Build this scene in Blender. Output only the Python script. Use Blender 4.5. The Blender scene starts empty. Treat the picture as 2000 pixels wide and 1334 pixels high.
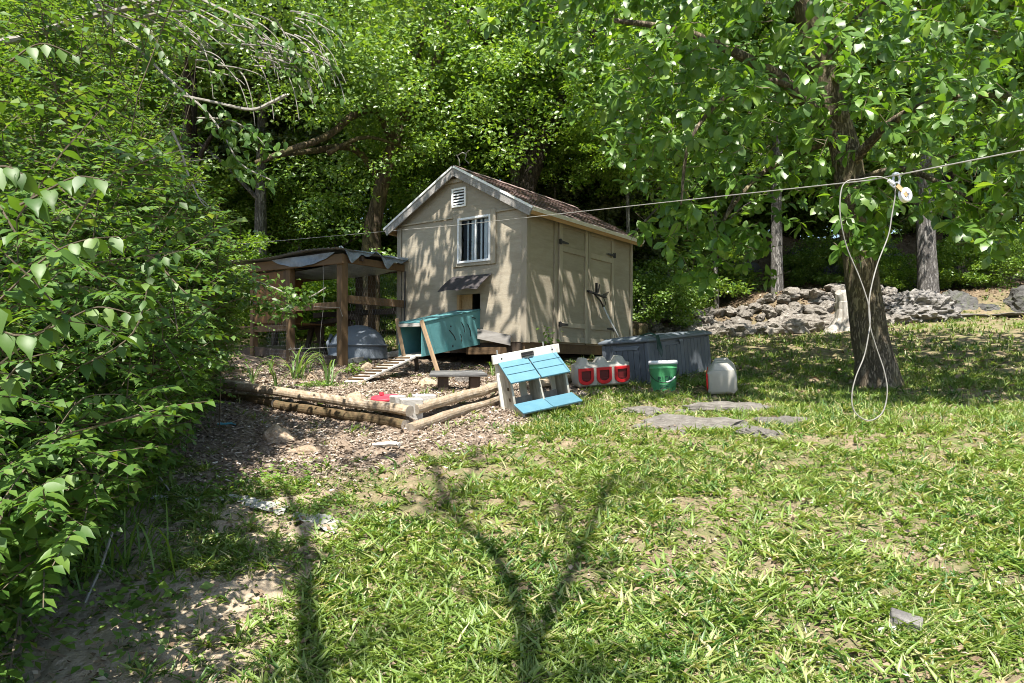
import bpy, math, random
import numpy as np
from mathutils import Vector, Matrix, noise
R = math.radians
rng = np.random.default_rng(7)
random.seed(7)
S = bpy.context.scene
COL = S.collection

# ------------------------------------------------------------------ camera, sky, sun, exposure
EYE, FPX, HOR = 1.55, 1450.0, 705.0
cd = bpy.data.cameras.new('camera'); cam = bpy.data.objects.new('camera', cd); COL.objects.link(cam)
cam.location = (0, 0, EYE); cam.rotation_euler = (R(90), 0, 0)
cd.sensor_width = 36; cd.lens = FPX*36/2000; cd.shift_y = (HOR-667)/2000
cd.clip_start = .05; cd.clip_end = 600
S.camera = cam
SUN = Vector((-.074, -.5, 1)).normalized()
w = bpy.data.worlds.new('World'); S.world = w; w.use_nodes = True
nt = w.node_tree; bg = nt.nodes['Background']
sky = nt.nodes.new('ShaderNodeTexSky'); sky.sky_type = 'NISHITA'; sky.sun_disc = False
sky.sun_elevation = math.asin(SUN.z); sky.sun_rotation = math.atan2(SUN.x, SUN.y) % (2*math.pi)
sky.air_density = 1.0; sky.dust_density = 1.2
nt.links.new(sky.outputs[0], bg.inputs[0]); bg.inputs[1].default_value = .095
sd = bpy.data.lights.new('sun', 'SUN'); so = bpy.data.objects.new('sun', sd); COL.objects.link(so)
sd.energy = 5.0; sd.angle = R(.53); sd.color = (1, .95, .86)
so.rotation_euler = SUN.to_track_quat('Z', 'Y').to_euler()
S.view_settings.view_transform = 'Standard'; S.view_settings.look = 'None'
S.view_settings.exposure = 1.4; S.view_settings.gamma = 1
try: S.view_settings.use_curve_mapping = False
except Exception: pass
S.cycles.max_bounces = 7; S.cycles.diffuse_bounces = 4; S.cycles.glossy_bounces = 2
S.cycles.transmission_bounces = 5; S.cycles.transparent_max_bounces = 8
S.cycles.caustics_reflective = False; S.cycles.caustics_refractive = False
S.cycles.sample_clamp_indirect = 6
S.cycles.filter_width = 1.0

# ------------------------------------------------------------------ helpers
def at(x, y, d):
    return Vector(((x-1000)/FPX*d, d, EYE-(y-HOR)/FPX*d))
def sstep(a, b, x):
    t = np.clip((x-a)/(b-a), 0, 1); return t*t*(3-2*t)
_py = np.array([-400, -10, 0, 2.6, 6, 7.3, 9, 10.5, 15.5, 20, 40, 120, 400])
_pz = np.array([-14., -1.2, 0, .41, .95, 1.10, 1.27, 1.48, 2.07, 2.55, 5.2, 12., 14.])
_yy = np.linspace(-400, 400, 16001); _zz = np.interp(_yy, _py, _pz)
_k = np.ones(13)/13
_zz = np.convolve(np.pad(_zz, 6, mode='edge'), _k, 'valid')
def poly_sd(x, y, pts):
    inside = np.zeros(x.shape, bool); dist = np.full(x.shape, 1e9)
    for i in range(len(pts)):
        x0, y0 = pts[i]; x1, y1 = pts[(i+1) % len(pts)]
        cnd = ((y0 > y) != (y1 > y)); xi = (x1-x0)*(y-y0)/((y1-y0) if y1 != y0 else 1e-9)+x0
        inside ^= cnd & (x < xi)
        tt = np.clip(((x-x0)*(x1-x0)+(y-y0)*(y1-y0))/((x1-x0)**2+(y1-y0)**2), 0, 1)
        dist = np.minimum(dist, np.hypot(x-x0-tt*(x1-x0), y-y0-tt*(y1-y0)))
    return np.where(inside, dist, -dist)
def gz(x, y):
    x = np.asarray(x, float); y = np.asarray(y, float)
    z = np.interp(y, _yy, _zz)
    z = z + .075*np.maximum(0, x-4.5)*sstep(6, 14, y)*(1-sstep(40, 90, x))
    right = sstep(.5, 2.4, x)
    z = z + .10*sstep(-.02, .12, poly_sd(x+0*y, y+0*x, BED))*(1-sstep(7.6, 9.6, y))
    z = z + right*((.46+.30*sstep(5.0, 6.0, x)*(1-sstep(7.5, 9, x)))*sstep(15.5, 16.4, y) + 1.5*sstep(18.8, 22, y))
    z = z + .02*np.sin(x*2.1+1.3*np.sin(y*1.1))*np.cos(y*1.7+.6) + .012*np.sin(x*5.3+y*3.1)*np.sin(y*4.7-x*2)
    return z
BED = [(-3.7, 8.2), (-2.6, 7.25), (-.9, 6.12), (.05, 7.6), (.7, 9.0), (.3, 9.9), (-2.2, 10.4), (-4.2, 10.2)]
def g1(x, y): return float(gz(x, y))
def gp(px, py):
    lo, hi = .5, 60.
    kx = (px-1000)/FPX; ky = (py-HOR)/FPX
    d = np.linspace(1, 40, 2000)
    diff = (EYE-ky*d) - gz(kx*d, d)
    i = np.argmax(diff < 0); d = d[i] if diff.min() < 0 else 40
    return Vector((kx*d, d, g1(kx*d, d)))
def proj(P):
    P = np.asarray(P); d = np.maximum(P[..., 1], .05)
    return 1000+FPX*P[..., 0]/d, HOR-FPX*(P[..., 2]-EYE)/d

def tag(o, label=None, cat=None, group=None, kind=None):
    if label: o['label'] = label
    if cat: o['category'] = cat
    if group: o['group'] = group
    if kind: o['kind'] = kind
    return o
def thing(name, label, cat, loc=(0, 0, 0), rot=0, group=None):
    o = bpy.data.objects.new(name, None); COL.objects.link(o)
    o.empty_display_size = .1
    o.location = loc
    o.rotation_euler = rot if isinstance(rot, tuple) else (0, 0, rot)
    return tag(o, label, cat, group)
def link(name, me, parent=None, mtx=None):
    o = bpy.data.objects.new(name, me); COL.objects.link(o)
    if parent: o.parent = parent
    if mtx is not None: o.matrix_local = mtx
    return o
def dup(o, parent=None):
    c = o.copy(); COL.objects.link(c)
    if parent: c.parent = parent
    for ch in o.children: dup(ch, c)
    return c

class MB:
    def __init__(s): s.v = []; s.f = []; s.mi = []; s.cur = 0
    def add(s, vs, fs):
        n = len(s.v); s.v += [tuple(v) for v in vs]
        for f in fs: s.f.append([n+i for i in f]); s.mi.append(s.cur)
        return s
    def hexa(s, p):   # p[0..3] bottom ccw, p[4..7] top
        return s.add(p, [(0, 3, 2, 1), (4, 5, 6, 7), (0, 1, 5, 4), (1, 2, 6, 5), (2, 3, 7, 6), (3, 0, 4, 7)])
    def box(s, a, b, M=None):
        x0, y0, z0 = a; x1, y1, z1 = b
        p = [Vector(q) for q in ((x0, y0, z0), (x1, y0, z0), (x1, y1, z0), (x0, y1, z0), (x0, y0, z1), (x1, y0, z1), (x1, y1, z1), (x0, y1, z1))]
        if M is not None: p = [M @ q for q in p]
        return s.hexa(p)
    def bar(s, a, b, wx, wz, up=(0, 0, 1)):
        a = Vector(a); b = Vector(b); d = (b-a).normalized(); u = Vector(up)
        sd_ = d.cross(u).normalized(); u = sd_.cross(d).normalized()
        p = []
        for q in (a, b):
            p.append([q-sd_*wx/2-u*wz/2, q+sd_*wx/2-u*wz/2, q+sd_*wx/2+u*wz/2, q-sd_*wx/2+u*wz/2])
        return s.add(p[0]+p[1], [(0, 3, 2, 1), (4, 5, 6, 7), (0, 1, 5, 4), (1, 2, 6, 5), (2, 3, 7, 6), (3, 0, 4, 7)])
    def tube(s, pts, r, n=8, caps=True, wob=0, seed=0):
        pts = [Vector(p) for p in pts]
        rs = r if isinstance(r, (list, tuple)) else [r]*len(pts)
        rr = random.Random(seed); vs = []
        ref = Vector((.3, .5, .8)).normalized()
        for i, p in enumerate(pts):
            d = (pts[min(i+1, len(pts)-1)]-pts[max(i-1, 0)])
            d = d.normalized() if d.length > 1e-9 else Vector((0, 0, 1))
            a = d.cross(ref)
            if a.length < .05: a = d.cross(Vector((1, 0, 0)))
            a.normalize(); b = d.cross(a)
            for k in range(n):
                t = 2*math.pi*k/n; q = rs[i]*(1+wob*rr.uniform(-1, 1))
                vs.append(p+(a*math.cos(t)+b*math.sin(t))*q)
        fs = []
        for i in range(len(pts)-1):
            for k in range(n):
                k2 = (k+1) % n
                fs.append((i*n+k, i*n+k2, (i+1)*n+k2, (i+1)*n+k))
        if caps:
            fs.append(tuple(range(n-1, -1, -1))); fs.append(tuple((len(pts)-1)*n+k for k in range(n)))
        return s.add(vs, fs)
    def lathe(s, prof, n=24, c=(0, 0, 0)):
        c = Vector(c); vs = []; fs = []
        for r, z in prof:
            for k in range(n):
                t = 2*math.pi*k/n; vs.append(c+Vector((r*math.cos(t), r*math.sin(t), z)))
        for i in range(len(prof)-1):
            for k in range(n):
                k2 = (k+1) % n; fs.append((i*n+k, i*n+k2, (i+1)*n+k2, (i+1)*n+k))
        fs.append(tuple(range(n-1, -1, -1))); fs.append(tuple((len(prof)-1)*n+k for k in range(n)))
        return s.add(vs, fs)
    def loft(s, secs, caps=True, closed=True):
        n = len(secs[0]); vs = [q for sc in secs for q in sc]; fs = []
        for i in range(len(secs)-1):
            for k in range(n if closed else n-1):
                k2 = (k+1) % n; fs.append((i*n+k, i*n+k2, (i+1)*n+k2, (i+1)*n+k))
        if caps: fs.append(tuple(range(n-1, -1, -1))); fs.append(tuple((len(secs)-1)*n+k for k in range(n)))
        return s.add(vs, fs)
    def mesh(s, name, mats, smooth=False):
        me = bpy.data.meshes.new(name); me.from_pydata(s.v, [], s.f)
        for m in (mats if isinstance(mats, (list, tuple)) else [mats]): me.materials.append(m)
        me.polygons.foreach_set('material_index', s.mi)
        if smooth: me.polygons.foreach_set('use_smooth', [True]*len(s.f))
        me.update(); return me
    def obj(s, name, mats, parent=None, smooth=False, bevel=0, seg=1, mtx=None):
        o = link(name, s.mesh(name, mats, smooth), parent, mtx)
        if bevel:
            b = o.modifiers.new('bevel', 'BEVEL'); b.width = bevel; b.segments = seg; b.limit_method = 'ANGLE'
            b.angle_limit = R(35)
        return o

def np_mesh(name, V, F, mat, rnd=None, smooth=False, attrs=None):
    me = bpy.data.meshes.new(name)
    V = np.ascontiguousarray(V, np.float32); F = np.ascontiguousarray(F, np.int32)
    me.vertices.add(len(V)); me.vertices.foreach_set('co', V.ravel())
    me.loops.add(F.size); me.loops.foreach_set('vertex_index', F.ravel())
    me.polygons.add(len(F)); me.polygons.foreach_set('loop_start', np.arange(0, F.size, F.shape[1], dtype=np.int32))
    if smooth: me.polygons.foreach_set('use_smooth', np.ones(len(F), bool))
    for nme, arr in dict(attrs or {}, **({'rnd': rnd} if rnd is not None else {})).items():
        a = me.attributes.new(nme, 'FLOAT', 'POINT'); a.data.foreach_set('value', np.ascontiguousarray(arr, np.float32))
    for m in (mat if isinstance(mat, (list, tuple)) else [mat]): me.materials.append(m)
    me.update(calc_edges=True); me.validate()
    return me

def nrmz(a): return a/np.maximum(np.linalg.norm(a, axis=-1, keepdims=True), 1e-9)
def frames(d, n):
    d = nrmz(d); n = n-d*np.sum(n*d, -1, keepdims=True); n = nrmz(n); sd_ = np.cross(n, d); return d, sd_, n
def leaf_arrays(pos, d, n, size, T, width=None):
    """T = (verts, faces); returns V, F, rnd"""
    tv, tf = T; d, sd_, n = frames(d, n)
    size = np.asarray(size).reshape(-1, 1, 1); wd = size if width is None else np.asarray(width).reshape(-1, 1, 1)
    V = pos[:, None, :] + size*tv[None, :, 0:1]*d[:, None, :] + wd*tv[None, :, 1:2]*sd_[:, None, :] + size*tv[None, :, 2:3]*n[:, None, :]
    N = len(pos); k = len(tv)
    F = (np.arange(N)[:, None, None]*k + tf[None]).reshape(-1, 3)
    return V.reshape(-1, 3), F, np.repeat(rng.random(N), k)
def TT(v, f): return np.array(v, float), np.array(f, int)
DIAM = TT([(0, 0, 0), (.45, .32, .07), (1, 0, -.06), (.45, -.32, .07)], [(0, 2, 1), (0, 3, 2)])
OV4 = TT([(0, 0, 0), (.42, .3, .07), (.42, 0, 0), (1, 0, -.12), (.42, -.3, .07)], [(0, 2, 1), (2, 3, 1), (0, 4, 2), (4, 3, 2)])
OV8 = TT([(0, 0, 0), (.35, 0, -.01), (.7, 0, -.05), (1.08, 0, -.17), (.24, .27, .05), (.6, .25, .02), (.24, -.27, .05), (.6, -.25, .02)],
         [(0, 1, 4), (1, 5, 4), (1, 2, 5), (2, 3, 5), (0, 6, 1), (1, 6, 7), (1, 7, 2), (2, 7, 3)])
OVH = TT([(0, 0, 0), (.15, 0, 0), (.38, 0, -.01), (.62, 0, -.04), (.85, 0, -.10), (1.08, 0, -.20), (.02, .13, .03), (.14, .245, .05), (.36, .30, .045), (.60, .235, .02), (.83, .10, -.06), (.02, -.13, .03), (.14, -.245, .05), (.36, -.30, .045), (.60, -.235, .02), (.83, -.10, -.06)],
         [(0, 1, 6), (1, 7, 6), (1, 2, 7), (2, 8, 7), (2, 3, 8), (3, 9, 8), (3, 4, 9), (4, 10, 9), (4, 5, 10), (0, 11, 1), (1, 11, 12), (1, 12, 2), (2, 12, 13), (2, 13, 3), (3, 13, 14), (3, 14, 4), (4, 14, 15), (4, 15, 5)])
OAKT = TT([(0, 0, 0), (.3, 0, .02), (.6, 0, 0), (.82, 0, -.06), (1, 0, -.15),
           (.25, .1, .04), (.36, .22, .05), (.46, .17, .03), (.6, .31, .03), (.7, .24, 0), (.85, .2, -.06),
           (.25, -.1, .04), (.36, -.22, .05), (.46, -.17, .03), (.6, -.31, .03), (.7, -.24, 0), (.85, -.2, -.06)],
          [(0, 1, 5), (1, 6, 5), (1, 7, 6), (1, 2, 7), (2, 8, 7), (2, 9, 8), (2, 3, 9), (3, 10, 9), (3, 4, 10),
           (0, 11, 1), (1, 11, 12), (1, 12, 13), (1, 13, 2), (2, 13, 14), (2, 14, 15), (2, 15, 3), (3, 15, 16), (3, 16, 4)])
OAKS = TT([(0, 0, 0), (.35, 0, .02), (.66, 0, -.02), (1, 0, -.15), (.36, .21, .05), (.62, .30, .03), (.84, .2, -.06), (.36, -.21, .05), (.62, -.30, .03), (.84, -.2, -.06)],
          [(0, 1, 4), (1, 5, 4), (1, 2, 5), (2, 6, 5), (2, 3, 6), (0, 7, 1), (1, 7, 8), (1, 8, 2), (2, 8, 9), (2, 9, 3)])
PLAN5 = TT([(0, -.15, 0), (0, .15, 0), (.45, -.46, .11), (.45, 0, .06), (.45, .46, .11), (1.05, 0, -.06)], [(0, 2, 3), (0, 3, 1), (1, 3, 4), (2, 5, 3), (3, 5, 4)])
BLADE = TT([(0, -.5, 0), (0, .5, 0), (.5, -.42, .12), (.5, .42, .12), (1, 0, .05)], [(0, 2, 1), (1, 2, 3), (2, 4, 3)])
PLANT = TT([(0, -.12, 0), (0, .12, 0), (.32, -.42, .1), (.32, 0, .06), (.32, .42, .1), (.62, -.42, .1), (.62, 0, .06), (.62, .42, .1), (1.08, 0, -.08)],
           [(0, 2, 3), (0, 3, 1), (1, 3, 4), (2, 5, 6), (2, 6, 3), (3, 6, 7), (3, 7, 4), (5, 8, 6), (6, 8, 7)])

# ------------------------------------------------------------------ materials
def newmat(name):
    m = bpy.data.materials.new(name); m.use_nodes = True
    t = m.node_tree; return m, t, t.nodes['Principled BSDF'], t.nodes['Material Output']
def nd(t, typ, **kw):
    n = t.nodes.new(typ)
    for k, v in kw.items():
        if k in n.inputs: n.inputs[k].default_value = v
        else: setattr(n, k, v)
    return n
def mixc(t, fac, a, b, mode='MIX'):
    m = t.nodes.new('ShaderNodeMix'); m.data_type = 'RGBA'; m.blend_type = mode
    for i, v in ((0, fac), (6, a), (7, b)):
        if hasattr(v, 'is_linked') or hasattr(v, 'links'): t.links.new(v, m.inputs[i])
        elif i: m.inputs[i].default_value = (*v, 1) if len(v) == 3 else v
        else: m.inputs[i].default_value = v
    return m.outputs[2]
def ramp(t, src, a, b):
    m = nd(t, 'ShaderNodeMapRange'); m.inputs[1].default_value = a; m.inputs[2].default_value = b
    t.links.new(src, m.inputs[0]); return m.outputs[0]
def M(name, c1, c2=None, scale=6, rough=.8, bump=.3, bscale=40, stretch=(1, 1, 1), metal=0, dirt=None, dscale=2.5, spec=.4, dmin=.5, dmax=.75, bdist=.01):
    m, t, b, o = newmat(name)
    tc = nd(t, 'ShaderNodeTexCoord'); oi = nd(t, 'ShaderNodeObjectInfo')
    mp = nd(t, 'ShaderNodeMapping'); mp.inputs['Scale'].default_value = stretch
    t.links.new(tc.outputs['Object'], mp.inputs[0])
    ad = nd(t, 'ShaderNodeVectorMath', operation='ADD'); sc = nd(t, 'ShaderNodeMath', operation='MULTIPLY'); sc.inputs[1].default_value = 37
    t.links.new(oi.outputs['Random'], sc.inputs[0]); t.links.new(mp.outputs[0], ad.inputs[0]); t.links.new(sc.outputs[0], ad.inputs[1])
    n1 = nd(t, 'ShaderNodeTexNoise', Scale=scale, Detail=6., Roughness=.65); t.links.new(ad.outputs[0], n1.inputs['Vector'])
    col = mixc(t, ramp(t, n1.outputs[0], .35, .65), c1, c2 or tuple(v*.72 for v in c1))
    if dirt:
        n3 = nd(t, 'ShaderNodeTexNoise', Scale=dscale, Detail=8., Roughness=.7); t.links.new(ad.outputs[0], n3.inputs['Vector'])
        col = mixc(t, ramp(t, n3.outputs[0], dmin, dmax), col, dirt)
    hv = nd(t, 'ShaderNodeHueSaturation'); vr = nd(t, 'ShaderNodeMapRange'); vr.inputs[3].default_value = .85; vr.inputs[4].default_value = 1.15
    t.links.new(oi.outputs['Random'], vr.inputs[0]); t.links.new(vr.outputs[0], hv.inputs['Value']); t.links.new(col, hv.inputs['Color'])
    t.links.new(hv.outputs[0], b.inputs['Base Color'])
    b.inputs['Roughness'].default_value = rough; b.inputs['Metallic'].default_value = metal; b.inputs['Specular IOR Level'].default_value = spec
    if bump:
        n2 = nd(t, 'ShaderNodeTexNoise', Scale=bscale, Detail=6., Roughness=.6); t.links.new(ad.outputs[0], n2.inputs['Vector'])
        bp = nd(t, 'ShaderNodeBump', Strength=bump, Distance=bdist); t.links.new(n2.outputs[0], bp.inputs['Height']); t.links.new(bp.outputs[0], b.inputs['Normal'])
    return m
def LEAF(name, c1, c2, c3=None, rough=.42, trans=.38, spec=.5, tcol=None):
    m, t, b, o = newmat(name)
    at_ = nd(t, 'ShaderNodeAttribute', attribute_name='rnd'); oi = nd(t, 'ShaderNodeObjectInfo')
    ad = nd(t, 'ShaderNodeMath', operation='ADD'); fr = nd(t, 'ShaderNodeMath', operation='FRACT')
    t.links.new(at_.outputs['Fac'], ad.inputs[0]); t.links.new(oi.outputs['Random'], ad.inputs[1]); t.links.new(ad.outputs[0], fr.inputs[0])
    cr = nd(t, 'ShaderNodeValToRGB'); cr.color_ramp.elements[0].color = (*c1, 1); cr.color_ramp.elements[1].color = (*c2, 1)
    cr.color_ramp.elements[1].position = .85
    e = cr.color_ramp.elements.new(.99); e.color = (*(c3 or c2), 1)
    t.links.new(fr.outputs[0], cr.inputs[0])
    t.links.new(cr.outputs[0], b.inputs['Base Color']); b.inputs['Roughness'].default_value = rough; b.inputs['Specular IOR Level'].default_value = spec
    tr = nd(t, 'ShaderNodeBsdfTranslucent'); tm = mixc(t, 1., cr.outputs[0], tcol or (1.9, 1.75, .6), 'MULTIPLY'); t.links.new(tm, tr.inputs[0])
    mx = nd(t, 'ShaderNodeMixShader'); mx.inputs[0].default_value = trans
    t.links.new(b.outputs[0], mx.inputs[1]); t.links.new(tr.outputs[0], mx.inputs[2]); t.links.new(mx.outputs[0], o.inputs[0])
    return m
def BARK(name, c1, c2, scale=9, bump=1., zs=.22, moss=None):
    m, t, b, o = newmat(name)
    tc = nd(t, 'ShaderNodeTexCoord'); mp = nd(t, 'ShaderNodeMapping'); mp.inputs['Scale'].default_value = (1, 1, zs); t.links.new(tc.outputs['Object'], mp.inputs[0])
    n1 = nd(t, 'ShaderNodeTexNoise', Scale=scale*2.2, Detail=8., Roughness=.7); t.links.new(mp.outputs[0], n1.inputs[0])
    vo = nd(t, 'ShaderNodeTexVoronoi', Scale=scale*2.6); vo.feature = 'DISTANCE_TO_EDGE'
    mxv = nd(t, 'ShaderNodeMix'); mxv.data_type = 'VECTOR'; mxv.inputs[0].default_value = .25
    t.links.new(mp.outputs[0], mxv.inputs[4]); t.links.new(n1.outputs['Color'], mxv.inputs[5]); t.links.new(mxv.outputs[1], vo.inputs[0])
    crk = ramp(t, vo.outputs[0], 0, .16)
    col = mixc(t, crk, tuple(v*.45 for v in c2), c1); col = mixc(t, ramp(t, n1.outputs[0], .4, .7), col, c2)
    if moss:
        n3 = nd(t, 'ShaderNodeTexNoise', Scale=3., Detail=6.); t.links.new(tc.outputs['Object'], n3.inputs[0])
        col = mixc(t, ramp(t, n3.outputs[0], .48, .68), col, moss)
    t.links.new(col, b.inputs['Base Color']); b.inputs['Roughness'].default_value = .92; b.inputs['Specular IOR Level'].default_value = .2
    h = nd(t, 'ShaderNodeMath', operation='ADD'); t.links.new(crk, h.inputs[0]); t.links.new(n1.outputs[0], h.inputs[1])
    bp = nd(t, 'ShaderNodeBump', Strength=bump, Distance=.025); t.links.new(h.outputs[0], bp.inputs['Height']); t.links.new(bp.outputs[0], b.inputs['Normal'])
    return m

mt = {}
mt['siding'] = M('tan_siding', (.34, .30, .23), (.295, .255, .195), 5, .75, .6, 30, (1, 1, 5), dirt=(.22, .18, .13), dscale=1.5, dmin=.5, dmax=.85, bdist=.006)
mt['trim'] = M('tan_trim', (.345, .305, .235), (.30, .26, .20), 7, .72, .3, 30, (1, 1, .4), dirt=(.27, .22, .16), dscale=2, dmin=.58, dmax=.85)
mt['white'] = M('white_paint', (.78, .78, .77), (.68, .68, .66), 6, .5, .15, 30, dirt=(.42, .38, .31), dscale=5, dmin=.6, dmax=.8)
mt['vinyl'] = M('white_vinyl', (.82, .83, .85), (.78, .79, .8), 6, .4, .05, 30)
mt['greywood'] = M('weathered_board', (.42, .40, .37), (.27, .245, .215), 9, .88, .5, 22, (.6, .6, 5), dirt=(.55, .54, .52), dscale=4)
mt['legwood'] = M('tan_leg', (.34, .24, .15), (.25, .17, .10), 9, .8, .3, 24, (3, 3, .4))
mt['benchwood'] = M('dark_bench_plank', (.10, .10, .10), (.05, .048, .046), 12, .8, .6, 30, (.4, 4, 4), dirt=(.33, .33, .33), dscale=9, dmin=.5, dmax=.7)  # pale dirt colour paints the whitish lit look onto the dark plank top
mt['rake'] = M('weathered_rake_board', (.30, .285, .27), (.19, .175, .165), 9, .88, .5, 22, (.6, 5, 5), dirt=(.40, .39, .38), dscale=4)
mt['greyshaded'] = M('shaded_grey_board', (.20, .19, .18), (.13, .12, .11), 7, .85, .3, 22, (1, .4, 3))  # grey darkened so the board's shade sits in its colour
mt['rawwood'] = M('raw_pine', (.46, .30, .15), (.36, .22, .10), 10, .8, .3, 24, (.4, 3, 3))
mt['oldwood'] = M('aged_pine', (.14, .085, .04), (.08, .05, .026), 7, .85, .4, 20, (2, 2, .35), dirt=(.13, .08, .04), dscale=3)
mt['oldwoodh'] = M('aged_pine_rail', (.14, .085, .04), (.08, .05, .026), 7, .85, .4, 20, (2, .35, 2), dirt=(.13, .08, .04), dscale=3)
mt['ply'] = M('stained_plywood', (.19, .095, .03), (.12, .06, .02), 5, .8, .3, 16, (1, 1.5, .4), dirt=(.1, .06, .03), dscale=2.5)
mt['darkwood'] = M('dark_brown_wood', (.085, .06, .042), (.045, .034, .026), 7, .9, .4, 22, (1, 1, .4))  # plain dark brown wood tone
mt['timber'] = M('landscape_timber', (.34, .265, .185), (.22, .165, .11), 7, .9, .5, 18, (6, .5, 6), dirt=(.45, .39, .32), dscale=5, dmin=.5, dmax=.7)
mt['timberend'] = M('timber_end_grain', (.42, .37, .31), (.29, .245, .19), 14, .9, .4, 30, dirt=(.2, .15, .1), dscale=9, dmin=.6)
mt['timberlow'] = M('dark_timber', (.16, .105, .05), (.10, .07, .035), 7, .9, .5, 18, (6, .5, 6), dirt=(.1, .09, .04), dscale=4)  # darker, browner tone for the lower front timbers
mt['shingle'] = M('brown_shingle', (.25, .175, .165), (.16, .115, .11), 60, .95, .5, 160, dirt=(.22, .16, .15), dscale=14)
mt['felt'] = M('black_felt', (.045, .038, .04), (.03, .026, .028), 20, .8, .3, 90, dirt=(.09, .08, .08), dscale=6)
mt['iron'] = M('black_iron', (.018, .018, .02), (.03, .026, .024), 20, .5, .1, 60, metal=.3)
mt['steel'] = M('galvanised_steel', (.5, .51, .52), (.36, .36, .36), 12, .42, .1, 40, metal=.75)
mt['tin'] = M('corrugated_tin', (.34, .37, .40), (.22, .24, .26), 3, .45, .05, 30, metal=.5, dirt=(.3, .27, .24), dscale=3)
mt['tarp'] = M('grey_tarp', (.25, .30, .36), (.14, .17, .21), 6, .45, .5, 12, bdist=.03)
mt['teal'] = M('teal_paint', (.085, .235, .25), (.07, .20, .22), 5, .55, .3, 20, (1, 1, 1), dirt=(.03, .2, .22), dscale=3, dmin=.55, dmax=.8)
mt['tealroof'] = M('bright_teal_paint', (.085, .195, .25), (.07, .17, .225), 8, .45, .2, 30, dirt=(.3, .5, .55), dscale=9, dmin=.68, dmax=.8)
mt['nestwhite'] = M('chalky_white_paint', (.68, .68, .63), (.55, .55, .5), 5, .7, .3, 25, (1, 1, .4), dirt=(.3, .25, .18), dscale=4, dmin=.58, dmax=.75)
mt['nestgrey'] = M('grey_plank', (.42, .41, .36), (.28, .27, .24), 8, .8, .3, 25, (2, 2, .5), dirt=(.2, .17, .12), dscale=4)
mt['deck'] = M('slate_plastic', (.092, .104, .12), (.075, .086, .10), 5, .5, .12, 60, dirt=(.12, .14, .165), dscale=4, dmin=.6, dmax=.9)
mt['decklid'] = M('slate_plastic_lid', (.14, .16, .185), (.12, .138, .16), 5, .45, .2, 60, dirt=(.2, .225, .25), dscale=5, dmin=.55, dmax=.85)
mt['jug'] = M('milky_plastic', (.36, .345, .305), (.30, .285, .25), 4, .45, .1, 20, dirt=(.28, .24, .17), dscale=4, dmin=.6, dmax=.85)
mt['red'] = M('red_plastic', (.52, .012, .018), (.42, .01, .014), 8, .4, .05, 30)
mt['redin'] = M('shaded_red_recess', (.09, .004, .006), (.06, .003, .004), 8, .5, .05, 30)  # darker red paints the shade inside the drinking ports
mt['redlid'] = M('faded_red_lid', (.50, .045, .07), (.42, .03, .05), 8, .5, .1, 30)
mt['green'] = M('green_plastic', (.07, .28, .115), (.055, .235, .095), 5, .38, .06, 30, dirt=(.05, .2, .09), dscale=3)
mt['print'] = M('dark_green_print', (.006, .05, .035), None, 5, .5, 0)
mt['lidwhite'] = M('white_plastic_lid', (.74, .76, .78), (.66, .68, .7), 6, .4, .05, 30)
mt['concrete'] = M('concrete', (.48, .46, .42), (.38, .36, .33), 10, .95, .5, 60, dirt=(.27, .25, .21), dscale=5, dmin=.58)
mt['stone'] = M('limestone', (.27, .245, .215), (.13, .112, .095), 5, .95, 1., 12, dirt=(.42, .39, .35), dscale=4, dmin=.52, dmax=.66, bdist=.04)
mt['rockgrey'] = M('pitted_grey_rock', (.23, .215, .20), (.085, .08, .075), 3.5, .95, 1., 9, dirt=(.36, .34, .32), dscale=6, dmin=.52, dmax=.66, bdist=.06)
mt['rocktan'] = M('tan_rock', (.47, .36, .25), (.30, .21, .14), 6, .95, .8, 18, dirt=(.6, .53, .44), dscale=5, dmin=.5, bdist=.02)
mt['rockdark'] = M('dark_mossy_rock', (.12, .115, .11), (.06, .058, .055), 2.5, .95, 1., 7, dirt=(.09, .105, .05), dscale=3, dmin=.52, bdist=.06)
mt['slab'] = M('weathered_slab', (.185, .17, .15), (.095, .085, .075), 7, .95, 1., 22, dirt=(.27, .25, .225), dscale=9, dmin=.52, bdist=.02)
mt['wire'] = M('pale_cable', (.34, .325, .30), (.22, .21, .19), 30, .5, 0)
mt['mesh'] = M('wire_netting', (.25, .25, .25), (.15, .15, .15), 20, .5, 0, metal=.4)
mt['dome'] = M('grey_dog_house', (.20, .235, .28), (.17, .20, .24), 4, .6, .2, 40)
mt['twig'] = M('pale_twig', (.36, .335, .30), (.23, .21, .18), 14, .9, .3, 40)
mt['stem'] = M('brown_stem', (.13, .105, .07), (.09, .07, .045), 14, .9, .3, 40)
mt['plastic'] = M('torn_white_plastic', (.46, .45, .42), (.34, .33, .30), 7, .45, .4, 20)
mt['blue'] = M('blue_plastic', (.12, .4, .5), None, 7, .5, 0)
mt['dark'] = M('dark_gap_shade', (.02, .018, .016), None, 7, .9, 0)  # near-black that paints the shade inside narrow gaps
mt['int'] = M('shed_interior', (.16, .12, .08), None, 7, .9, 0)
mt['stump'] = M('bleached_stump', (.47, .44, .40), (.23, .20, .17), 5, .95, .9, 14, (3, 3, .35), dirt=(.62, .6, .56), dscale=4, bdist=.03)
mt['chips'] = LEAF('wood_chips', (.13, .098, .075), (.40, .33, .27), (.62, .56, .50), .9, .03, .15, (1, 1, 1))
mt['litter'] = LEAF('dead_leaves', (.12, .08, .05), (.29, .22, .15), (.44, .37, .29), .85, .08, .2, (1, 1, 1))
mt['lawn'] = LEAF('lawn_leaf', (.045, .115, .018), (.19, .27, .055), (.42, .38, .21), .45, .30, .5, (1.5, 1.5, .6))
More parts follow.
